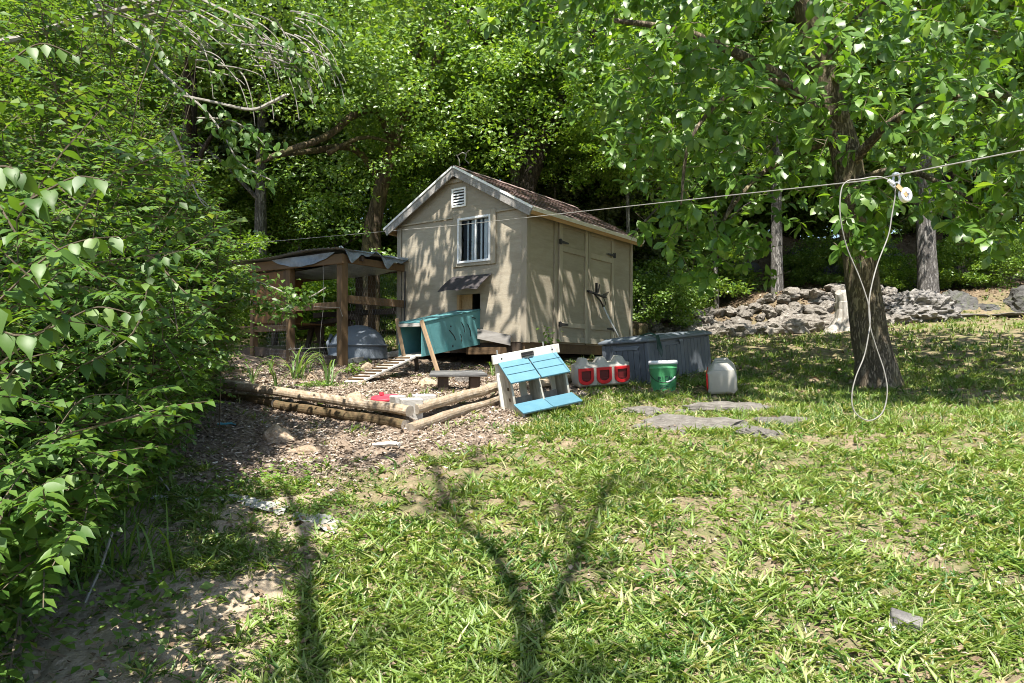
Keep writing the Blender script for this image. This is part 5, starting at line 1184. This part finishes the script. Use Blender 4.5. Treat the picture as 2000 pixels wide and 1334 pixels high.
HT = [([(-60, 640, 2.0), (0, 585, 2.0), (90, 503, 2.0), (160, 470, 2.0), (232, 462, 2.0)], .085), ([(40, 400, 1.9), (95, 370, 1.9), (150, 345, 1.9), (205, 352, 1.9)], .075), ([(-40, 330, 1.8), (10, 325, 1.8), (45, 340, 1.8)], .085), ([(60, 660, 2.2), (130, 625, 2.2), (190, 600, 2.2), (255, 612, 2.2)], .075), ([(-50, 620, 2.0), (30, 655, 2.0), (100, 640, 2.0)], .085), ([(-30, 800, 2.1), (40, 710, 2.1), (95, 690, 2.1)], .085), ([(150, 720, 2.6), (260, 650, 2.6), (300, 520, 2.7), (350, 490, 2.7)], .075), ([(230, 560, 3.0), (300, 500, 3.0), (340, 460, 3.0), (370, 440, 3.0)], .065), ([(240, 300, 3.2), (300, 285, 3.2), (345, 245, 3.2)], .07), ([(20, 120, 2.6), (80, 85, 2.6), (150, 110, 2.6)], .075), ([(100, 860, 2.6), (160, 780, 2.6), (240, 770, 2.6)], .06), ([(60, 1000, 2.4), (130, 930, 2.4), (190, 925, 2.4)], .05), ([(280, 480, 3.4), (350, 560, 3.3), (400, 600, 3.3)], .065), ([(200, 20, 3.), (280, 50, 3.), (330, 120, 3.)], .06)]
shrub('honeysuckle_shrub', 'big near honeysuckle shrub with broad pointed leaves at left edge', (-3.0, 4.0, .75, .7), 330, (1.6, 3.4), (.40, -.32, .75), 18, .042, .066, mt['bush'], 51, OV8, 300, minY=1.9, stemr=.007, extra=HT)
shrub('fine_leaved_shrub', 'tall fine-leaved shrub rising behind the near honeysuckle at upper left', (-4.3, 6.0, 1.1, 1.), 420, (2.5, 6.0), (.22, -.22, 1.0), 24, .042, .066, mt['fine'], 52, DIAM, 0, 20, 1.5, .22, stemr=.006)
shrub('arching_shrub', 'spreading small-leaved shrub with tips arching before the coop', (-4.0, 6.4, .6, .8), 230, (1.8, 3.4), (.75, -.25, .62), 18, .036, .050, mt['fine'], 53, DIAM, 0, 40, 1.5, .3, stemr=.006)
shrub('low_shrub', 'low dark vine-tangled shrub at the lower left on the sand', (-2.5, 3.3, .5, .5), 130, (.5, 1.5), (.35, -.25, .75), 14, .045, .055, mt['fine'], 54, OV4, 0, 0, 1.5, .4, stemr=.006)
# two long sprays before the coop
for k, (pts, lab) in enumerate((([(430, 545, 6.2), (480, 545, 6.2), (530, 560, 6.1), (590, 583, 6.0), (636, 562, 6.0)], 'upper long leafy spray reaching in front of the coop'), ([(420, 585, 6.0), (470, 585, 6.0), (520, 600, 5.9), (570, 605, 5.9)], 'lower long leafy spray reaching in front of the coop'))):
    pts = [at(360, pts[0][1]+18, pts[0][2])]+[at(*p) for p in pts]; P_ = spline(pts, 8); b0 = P_[0]
    t_ = thing('leafy_spray', lab, 'branch', b0, 0, 'leafy sprays before the coop')
    MB().tube([p-b0 for p in P_], [.006]*len(P_), 5).obj('stem', mt['twig'], t_)
    r_ = np.random.default_rng(60+k); A = np.array([list(p) for p in P_]); q = r_.uniform(0, .86 if k == 0 else 1., 460)*(len(A)-1); i0 = np.minimum(q.astype(int), len(A)-2); pos = A[i0]+(A[i0+1]-A[i0])*(q-i0)[:, None]
    pos = pos+r_.normal(0, 1, pos.shape)*np.array([.04, .08, .045]); d = r_.normal(0, 1, pos.shape)*np.array([1, 1, .4])+np.array([.3, -.2, -.3]); nn = r_.normal(0, .4, pos.shape)+np.array([0, -.4, 1.])
    V, F, rn_ = leaf_arrays(pos-np.array(b0), d, nn, r_.uniform(.045, .07, len(pos)), OV4); link('foliage', np_mesh('foliage', V, F, mt['fine'], rn_), t_)['kind'] = 'stuff'
# tree with pale bare twigs reaching in from top left
bt = Vector((-5.6, 5.6, g1(-5.6, 5.6)))
twt = thing('twiggy_tree', 'tree reaching in at upper left with pale bare twigs', 'tree', bt)
m = MB(); r_ = np.random.default_rng(64); leafp = []
D = 5.0
def tl_(pts, r0, r1, seed, leaves=0):
    P_ = limb(m, [at(*p)-bt for p in pts], r0, r1, 6, .05, seed, 5)
    for q in P_[len(P_)//3:]:
        for _ in range(leaves): leafp.append(q)
    return P_
limb(m, [Vector((0, 0, -.2)), Vector((.1, 0, 2)), at(-80, 120, 5.6)-bt, at(60, 70, 5.3)-bt, at(150, 38, D)-bt], .05, .02, 8, .06, 1, 6)
tl_([(150, 38, D), (230, 20, D), (300, 4, D), (360, -10, D)], .018, .016, 2); limb(m, [at(-80, 120, 5.6)-bt, at(-60, -200, 5.4)-bt, at(150, -260, 5.2)-bt, at(330, -60, D)-bt, at(360, -10, D)-bt], .08, .03, 8, .05, 5, 5)
tl_([(175, -30, D), (200, 30, D), (232, 70, D), (275, 100, D), (330, 155, D), (400, 215, D), (440, 270, D), (470, 320, D), (530, 352, D)], .015, .004, 3, 5)
tl_([(270, 35, D), (320, 24, D), (375, 24, D), (440, 60, D), (520, 110, D), (580, 150, D)], .012, .003, 4, 3)
tl_([(335, 255, D), (352, 290, D), (364, 330, D), (376, 360, D), (398, 400, D), (432, 412, D)], .010, .003, 6); tl_([(364, 312, D), (340, 322, D), (333, 340, D)], .005, .002, 7); tl_([(368, 315, D), (395, 312, D), (422, 308, D)], .004, .002, 8); tl_([(378, 355, D), (405, 352, D)], .004, .002, 9); tl_([(388, 385, D), (405, 400, D), (415, 415, D)], .004, .002, 10)
tl_([(340, 183, D), (420, 200, D), (490, 214, D), (530, 200, D), (560, 185, D)], .008, .014, 11); tl_([(385, 230, D), (450, 235, D), (500, 265, D), (520, 290, D)], .006, .002, 12, 6)
for k in range(46):
    x0, y0 = r_.uniform(380, 600), r_.uniform(20, 140); dx, dy = r_.uniform(20, 90), r_.uniform(5, 70)
    tl_([(x0, y0, D+r_.normal(0, .3)), (x0+dx*.5, y0+dy*.3, D), (x0+dx, y0+dy, D), (x0+dx*1.25, y0+dy*1.9, D)], .0055, .0018, 20+k, 1 if k % 3 == 0 else 0)
for k in range(10):
    x0 = r_.uniform(200, 560); tl_([(x0-140, -60, D+r_.normal(0, .3)), (x0-40, 0, D), (x0+40, 40, D), (x0+110, 95, D)], .008, .003, 80+k, 1)
m.obj('limb', mt['twig'], twt)
LPp = np.array([list(q) for q in leafp]); N = len(LPp); pos = LPp+r_.normal(0, .045, (N, 3)); d = r_.normal(0, .6, (N, 3))+np.array([.2, -.1, -.7]); nn = r_.normal(0, .5, (N, 3))+np.array([0, -.7, .7])
V, F, rn_ = leaf_arrays(pos, d, nn, r_.uniform(.045, .075, N), OV8); link('foliage', np_mesh('foliage', V, F, mt['bush'], rn_), twt)['kind'] = 'stuff'

# forked tree behind the viewer: only its branch shadows reach the lawn
ft = Vector((-.35, -1.7, g1(-.35, -1.7)))
fk = thing('forked_tree', 'sparse forked tree behind the viewer that throws branch shadows on the lawn', 'tree', ft)
def sp_(px, py, h):
    p = gp(px, py); return p+Vector((-.074, -.5, 1))*h-ft
m = MB()
limb(m, [Vector((0, 0, -.2)), Vector((.02, .05, 1.5)), Vector((-.05, .3, 3.0)), sp_(640, 1560, 4.6)], .16, .085, 8, .04, 1); limb(m, [Vector((.02, .1, 1.8)), Vector((.2, .5, 3.0)), sp_(1010, 1560, 4.6)], .12, .085, 8, .04, 2)
limb(m, [sp_(640, 1560, 4.6), sp_(615, 1334, 5.0), sp_(600, 1180, 5.5), sp_(597, 1060, 6.0), sp_(560, 960, 6.5)], .072, .028, 7, .05, 3); limb(m, [sp_(597, 1060, 6.0), sp_(640, 985, 6.3), sp_(700, 930, 6.6)], .03, .015, 6, .05, 4); limb(m, [sp_(590, 1160, 5.5), sp_(500, 1150, 5.6), sp_(420, 1145, 5.8)], .025, .012, 6, .05, 5)
limb(m, [sp_(1010, 1560, 4.6), sp_(1035, 1334, 5.0), sp_(1010, 1190, 5.5), sp_(960, 1080, 6.0), sp_(870, 985, 6.5), sp_(850, 900, 7)], .06, .02, 7, .05, 6); limb(m, [sp_(1030, 1300, 5.1), sp_(1085, 1190, 5.6), sp_(1130, 1090, 6.0), sp_(1170, 1000, 6.4), sp_(1200, 930, 6.8)], .05, .018, 7, .05, 7); limb(m, [sp_(960, 1080, 6.0), sp_(1000, 1130, 5.8), sp_(1060, 1180, 5.6)], .02, .015, 6, .05, 8); limb(m, [sp_(1130, 1090, 6.), sp_(1100, 1020, 6.2), sp_(1090, 960, 6.5)], .02, .01, 6, .05, 9)
for a_, b_, c_ in (((600, 1100, 5.8), (520, 1040, 6.1), (470, 1000, 6.4)), ((1010, 1190, 5.5), (930, 1180, 5.6), (850, 1120, 5.9)), ((1085, 1190, 5.6), (1150, 1170, 5.7), (1210, 1100, 6.)), ((1170, 1000, 6.4), (1230, 990, 6.5), (1260, 940, 6.7)), ((870, 985, 6.5), (920, 930, 6.8), (940, 880, 7.)), ((615, 1334, 5.), (700, 1290, 5.2), (760, 1230, 5.4)), ((1035, 1334, 5.), (1120, 1330, 5.1), (1230, 1300, 5.3))):
    limb(m, [sp_(*a_), sp_(*b_), sp_(*c_)], .026, .01, 6, .05, 33)
m.obj('trunk', mt['bark_dark'], fk)
r_ = np.random.default_rng(5); cc = np.array([list(sp_(x, y, h)) for x, y, h in ((870, 985, 6.5), (880, 960, 6.6), (1090, 1000, 6.3), (1190, 960, 6.6), (600, 1010, 6.3), (620, 1334, 5.2), (1040, 1330, 5.2), (650, 1000, 6.3), (1120, 1330, 5.3), (1210, 1310, 5.3), (480, 1010, 6.4), (930, 890, 7.), (1250, 950, 6.7), (1140, 1100, 6.), (740, 1240, 5.4), (850, 1000, 6.5), (520, 1330, 5.2), (400, 1150, 5.9))])
V, F, rn_ = clumps(cc, 75, .26, .06, OV4, rngl=r_); link('crown', np_mesh('crown', V, F, mt['wood1'], rn_), fk)['kind'] = 'stuff'

# ------------------------------------------------------------------ lawn, weeds, mulch chips, dead leaves
def vnoise(x, y, s, seed=0):
    return (np.sin(x*s*1.0+seed+1.7*np.sin(y*s*.8+seed*2))+np.sin(y*s*1.3-seed+1.3*np.sin(x*s*1.1+seed))+np.sin((x+y)*s*.7+seed*3))/3
def inview(x, y, mrg=60):
    px = 1000+FPX*x/np.maximum(y, .1); return (px > -mrg) & (px < 2000+mrg)
SLABS = [(gp(*q), a, b_) for q, a, b_ in (((1340, 840), .5, .33), ((1450, 806), .5, .2), ((1270, 810), .25, .2), ((1500, 856), .15, .14), ((1545, 830), .22, .18))]
def slabmask(x, y):
    r_ = np.ones_like(x)
    for p, a, b_ in SLABS: r_ *= sstep(.7, 1.15, np.hypot((x-p.x)/a, (y-p.y-b_*.6)/b_))
    return r_
def in_shed(x, y):
    dx, dy = x-SC.x, y-SC.y; lx = dx*math.cos(SA)+dy*math.sin(SA); ly = -dx*math.sin(SA)+dy*math.cos(SA)
    a = (lx > -.1) & (lx < L_) & (ly > -.05) & (ly < W_)
    dx, dy = x-CO.x, y-CO.y; lx = dx*math.cos(SA)+dy*math.sin(SA); ly = -dx*math.sin(SA)+dy*math.cos(SA)
    return a | ((lx > 0) & (lx < CLX) & (ly > 0) & (ly < CLY))
def lawn_density(x, y):
    mu, sa, wd = zones(x, y)
    p = sstep(-.34, .2, vnoise(x, y, 2.3, 1)*.6+vnoise(x, y, 6.1, 4)*.5)
    dn = .24+.70*p
    dn = dn*(1-.97*mu)*(1-.96*sa*sstep(-.35, .15, .25-vnoise(x, y, 3.7, 9)))*(1-.95*wd)*slabmask(x, y)
    dn = np.where(in_shed(x, y), 0, dn)
    d = p = gp(1300, 720)
    return dn
r_ = np.random.default_rng(90)
def scatter(n, y0, y1, pw=1.):
    y = y0*(y1/y0)**r_.random(n) if pw == 0 else np.sqrt(r_.uniform(y0**2, y1**2, n)); x = r_.uniform(-.75, .75, n)*y
    return x, y
Vs, Fs, Rs = [], [], []; off = 0
def push(V, F, rn_):
    global off
    Vs.append(V); Fs.append(F+off); Rs.append(rn_); off += len(V)
def rosettes(n, y0, y1, per, lr, wr, T, elev, bias=None):
    x, y = scatter(n, y0, y1, 0 if y1 < 11 else 1); dn = lawn_density(x, y)
    if bias is not None: dn = dn*bias(x, y)
    k = r_.random(n) < dn; x, y = x[k], y[k]; n = len(x); N = n*per
    z = gz(x, y); c = np.repeat(np.stack([x, y, z], 1), per, 0); c[:, :2] += r_.normal(0, .012, (N, 2)); c[:, 2] -= .006
    th = r_.uniform(0, 6.283, N); el = r_.uniform(*elev, N); sc = np.repeat(r_.uniform(.7, 1.3, n), per)
    d = np.stack([np.cos(th)*np.cos(el), np.sin(th)*np.cos(el), np.sin(el)], 1); nn = np.stack([-np.cos(th)*np.sin(el), -np.sin(th)*np.sin(el), np.cos(el)], 1)+r_.normal(0, .2, (N, 3))
    ln = r_.uniform(*lr, N)*sc; V, F, _ = leaf_arrays(c, d, nn, ln, T, r_.uniform(*wr, N)*sc)
    rr_ = np.clip(np.repeat(r_.uniform(0, .5, n)+.22*(vnoise(x, y, 3.1, 6)+.6*vnoise(x, y, 8., 2)+.6), per)+r_.uniform(0, .26, N), 0, .96); dead = r_.random(N) < .045; rr_[dead] = .99
    push(V, F, np.repeat(rr_, len(T[0])))
rosettes(15500, 2.25, 6.5, 9, (.035, .11), (.009, .018), PLAN5, (.12, .85))
rosettes(15000, 6., 10.8, 8, (.04, .11), (.009, .018), PLAN5, (.15, .9))
rosettes(13000, 2.25, 7., 7, (.03, .085), (.002, .0045), BLADE, (.3, 1.4))
rosettes(12000, 6., 10.8, 6, (.04, .12), (.004, .007), BLADE, (.3, 1.4))
rosettes(30000, 2.25, 6.5, 5, (.012, .030), (.016, .03), DIAM, (.1, .9))
rosettes(14000, 10.2, 19.5, 7, (.05, .12), (.010, .02), BLADE, (.3, 1.2))
V, F, rn_ = np.concatenate(Vs), np.concatenate(Fs), np.concatenate(Rs)
tag(link('lawn', np_mesh('lawn', V, F, mt['lawn'], rn_)), 'patchy lawn of narrow plantain rosettes and grass', 'grass', None, 'stuff'); print('lawn tris', len(F))
# chips and dead leaves
CHIP = TT([(-.5, -.5, 0), (.5, -.4, .04), (.45, .5, 0), (-.45, .45, .06)], [(0, 1, 2), (0, 2, 3)])
x, y = scatter(150000, 4.3, 10.8, 1); mu, sa, wd = zones(x, y); k = (r_.random(len(x)) < mu) & (x < 1.6) & (x > -5); x, y = x[k], y[k]; N = len(x)
th = r_.uniform(0, 6.283, N); d = np.stack([np.cos(th), np.sin(th), r_.normal(0, .25, N)], 1); nn = r_.normal(0, .38, (N, 3))+np.array([0, 0, 1.])
V, F, rn_ = leaf_arrays(np.stack([x, y, gz(x, y)+r_.uniform(.0, .022, N)], 1), d, nn, r_.uniform(.012, .05, N), CHIP, r_.uniform(.004, .016, N))
tag(link('mulch', np_mesh('mulch', V, F, mt['chips'], rn_)), 'loose layer of pale bark and wood mulch chips', 'mulch', None, 'stuff'); print('chips', N)
x, y = scatter(60000, 2.25, 24, 1); x1, y1 = scatter(36000, 2.25, 8, 0); x, y = np.r_[x, x1], np.r_[y, y1]; mu, sa, wd = zones(x, y); pr = .34*(1-wd)*(1-mu)*(1-.8*sa)*(y < 11)+.15*(1-wd)+.7*wd+.12*sa*(y < 5)+.25*mu; pr = pr*np.where((y > 14.6) & (y < 16.6) & (x > 1.5), 2.5, 1)
k = (r_.random(len(x)) < pr) & ~in_shed(x, y); x, y = x[k], y[k]; N = len(x)
th = r_.uniform(0, 6.283, N); d = np.stack([np.cos(th), np.sin(th), r_.normal(0, .3, N)], 1); nn = r_.normal(0, .45, (N, 3))+np.array([0, 0, 1.])
sz = r_.uniform(.03, .085, N)*np.where(y < 8, r_.uniform(.15, .6, N), 1.1)
V, F, rn_ = leaf_arrays(np.stack([x, y, gz(x, y)+r_.uniform(.005, .03, N)], 1), d, nn, sz, DIAM)
tag(link('leaf_litter', np_mesh('leaf_litter', V, F, mt['litter'], rn_)), 'scattered dry brown dead leaves on the ground', 'leaf litter', None, 'stuff'); print('litter', N)

# ------------------------------------------------------------------ individual plants
def tuft(name, lab, cat, px, n, lr, wr, elev, mat, seed, T=BLADE, spread=.05, group=None, arch=True):
    p = gp(*px); r2 = np.random.default_rng(seed); t_ = thing(name, lab, cat, p, 0, group); V_, F_, R_ = [], [], []; o_ = 0
    for k in range(n):
        th, el, ln, wd_ = r2.uniform(0, 6.28), r2.uniform(*elev), r2.uniform(*lr), r2.uniform(*wr); b_ = np.array([r2.normal(0, spread), r2.normal(0, spread), -.01])
        S_n = 7; hv = np.array([math.cos(th), math.sin(th), 0]); sd_ = np.array([-math.sin(th), math.cos(th), 0]); rows = []; pcur = b_.copy(); e = el
        for i in range(S_n):
            q = i/(S_n-1); ww = wd_*(.55+.6*math.sin(min(1, q*1.4)*math.pi*.62))*(1-q**3)/2+.0004; fold = np.array([0, 0, ww*.5])
            rows += [pcur-sd_*ww+fold, pcur, pcur+sd_*ww+fold]; pcur = pcur+(hv*math.cos(e)+np.array([0, 0, math.sin(e)]))*ln/(S_n-1); e -= (1.9 if arch else .4)*q*r2.uniform(.5, 1.)*.55
        V_ += rows
        for i in range(S_n-1):
            a = o_+i*3
            for j in (0, 1): F_ += [(a+j, a+j+1, a+j+4), (a+j, a+j+4, a+j+3)]
        R_ += [r2.random()*.9]*len(rows); o_ += len(rows)
    o = link('leaves', np_mesh('leaves', np.array(V_), np.array(F_), mt[mat], np.array(R_)), t_); o['kind'] = 'stuff'; return t_
tuft('grass_clump', 'tall arching broad-bladed grass clump in the mulch bed', 'grass clump', (580, 742), 26, (.35, .62), (.018, .032), (.9, 1.5), 'corn', 1)
tuft('grass_shoot', 'single tall grass shoot right of the arching clump', 'grass shoot', (640, 758), 9, (.30, .52), (.018, .028), (1.1, 1.55), 'corn', 2, spread=.02)
tuft('grass_shoot', 'slender grass shoot left of the arching clump', 'grass shoot', (538, 768), 6, (.25, .48), (.014, .022), (.9, 1.5), 'corn', 3, spread=.015)
tuft('grass_shoot', 'leftmost thin grass shoot in the mulch bed', 'grass shoot', (495, 752), 6, (.25, .45), (.014, .02), (.9, 1.5), 'corn', 4, spread=.015)
tuft('grass_shoot', 'thin grass shoot standing by the coop base', 'grass shoot', (528, 728), 7, (.2, .42), (.014, .02), (1., 1.5), 'corn', 5, spread=.02)
tuft('grass_tuft', 'green grass tuft growing under the shed beside the nesting box', 'grass tuft', (968, 735), 30, (.15, .3), (.006, .012), (.9, 1.5), 'weed', 6)
tuft('grass_tuft', 'dry grass tuft growing among the concrete blocks', 'grass tuft', (797, 800), 50, (.06, .13), (.004, .007), (.5, 1.5), 'weed', 7, spread=.04)
tuft('grass_tuft', 'long grass tuft at the edge of the low dark shrub', 'grass tuft', (200, 1120), 90, (.25, .5), (.006, .012), (.6, 1.5), 'weed', 8, spread=.12)
tuft('grass_tuft', 'second long grass tuft behind the first at the shrub edge', 'grass tuft', (225, 1020), 60, (.2, .45), (.006, .01), (.6, 1.5), 'weed', 9, spread=.1)
def weed(lab, px, n, rad, h, ls, seed, mat='weed', name='weed_patch', T=OV4):
    p = gp(*px); r2 = np.random.default_rng(seed); pos = np.stack([r2.normal(0, rad, n), r2.normal(0, rad*.7, n), r2.uniform(.01, h, n)], 1); pos[:, 2] *= np.exp(-(pos[:, 0]**2+pos[:, 1]**2)/(2*rad*rad*1.5))
    pos[:, 2] += gz(pos[:, 0]+p.x, pos[:, 1]+p.y)-p.z
    d = r2.normal(0, 1, (n, 3))*np.array([1, 1, .3]); nn = r2.normal(0, .4, (n, 3))+np.array([0, -.1, 1.]); V, F, rn_ = leaf_arrays(pos, d, nn, r2.uniform(.6, 1.2, n)*ls, T)
    o = link(name, np_mesh(name, V, F, mt[mat], rn_)); o.location = p; return tag(o, lab, 'weeds', None, 'stuff')
weed('bright low weed patch in the mulch by the tall grass', (625, 757), 700, .16, .08, .03, 1); weed('small weed seedling patch left of the chicken ramp', (690, 728), 120, .07, .14, .05, 2); weed('small weed right of the low bench', (900, 776), 60, .05, .07, .035, 3); weed('green weeds under the chicken ramp', (765, 738), 70, .06, .08, .04, 4)
weed('mossy green mat on the right side of the rock slab', (1430, 848), 900, .14, .02, .014, 5, 'moss'); weed('mossy green patch between the rock slabs', (1440, 820), 500, .12, .02, .014, 6, 'moss'); weed('mossy green patch beside the furthest right slab', (1560, 852), 400, .1, .02, .014, 7, 'moss')
weed('leafy weeds at the shady end of the sand', (480, 960), 260, .22, .1, .045, 8); weed('clover-like weeds in the middle of the sand', (610, 1010), 500, .22, .08, .025, 9); weed('broad-leaved weeds at the foot of the low shrub', (310, 1180), 60, .12, .12, .07, 10); weed('leafy weeds before the flat tan rock', (560, 925), 200, .25, .06, .035, 11); weed('clover-like weeds right of the sand', (560, 1085), 450, .25, .06, .022, 12)
weed('ground ivy creeping at the bottom left corner', (90, 1240), 420, .35, .12, .05, 13)
p = sw(.32, -.16, -.25); t_ = thing('tree_seedling', 'small leafy seedling growing beside the shed corner', 'seedling', p)
m = MB(); m.tube([(0, 0, -.05), (.01, 0, .2), (-.01, 0, .42)], [.006, .005, .003], 5); m.tube([(.0, 0, .2), (.06, -.02, .33)], .003, 4); m.obj('stem', mt['stem'], t_)
r2 = np.random.default_rng(3); n = 26; pos = np.stack([r2.normal(0, .05, n), r2.normal(0, .04, n), r2.uniform(.22, .46, n)], 1); V, F, rn_ = leaf_arrays(pos, r2.normal(0, 1, (n, 3))+np.array([0, 0, -.2]), r2.normal(0, .4, (n, 3))+np.array([0, -.5, .8]), r2.uniform(.05, .08, n), OV4); link('leaves', np_mesh('leaves', V, F, mt['weed'], rn_), t_)
# torn plastic along the sand edge and other scraps
for k, (a, b_, lab) in enumerate((((300, 975), (480, 978), 'crumpled grey plastic edging strip half buried in the sand'), ((480, 985), (560, 1000), 'torn white plastic strip in the middle of the sand edge'), ((575, 1010), (660, 1035), 'torn white plastic sheet scrap at the grass edge'))):
    A_0, B_0 = gp(*a), gp(*b_); m = MB(); secs = []; n_ = 24
    for i in range(n_+1):
        c_ = A_0.lerp(B_0, i/n_); row = []
        for j in range(6):
            yy = c_.y+(j/5-.5)*(.10+.05*k+.05*noise.noise(Vector((i*.4, k, 0)))); xx = c_.x; row.append(Vector((xx, yy, g1(xx, yy)+.012+.028*noise.noise(Vector((xx*9, yy*12, k*5)))+.008*noise.noise(Vector((xx*22, yy*22, k)))))-A_0)
        secs.append(row)
    o = m.loft(secs, caps=False, closed=False).obj('plastic_scrap', mt['plastic']); o.location = A_0; tag(o, lab, 'plastic scrap', 'torn plastic scraps at the sand edge')
for (px, col, lab, nm, sx) in (((445, 835), 'blue', 'small blue string scrap on the mulch', 'string_scrap', .09), ((755, 875), 'plastic', 'small clear plastic scrap on the mulch below the bed corner', 'plastic_scrap', .1)):
    p = gp(*px); m = MB(); rr = random.Random(int(sx*100))
    for k in range(5): m.tube([(rr.uniform(-sx, sx), rr.uniform(-.03, .03), .025), (rr.uniform(-sx, sx), rr.uniform(-.03, .03), .035), (rr.uniform(-sx, sx), rr.uniform(-.03, .03), .025)], .006 if col == 'blue' else .016, 5)
    o = m.obj(nm, mt[col]); o.location = p; tag(o, lab, 'scrap')
# sticks
for k, (a, b_, lab) in enumerate((((280, 925), (330, 968), 'pale thin stick lying at the shrub edge on the sand'), ((165, 1190), (225, 1110), 'pale stick leaning out of the low shrub'))):
    A_0, B_0 = gp(*a), gp(*b_); o = MB().tube([Vector((0, 0, .12 if k == 0 else .02)), (B_0-A_0)*.5+Vector((0, 0, .08)), B_0-A_0+Vector((0, 0, .03 if k == 0 else .2))], .006, 6).obj('stick', mt['twig']); o.location = A_0; tag(o, lab, 'stick', 'sticks at the left')
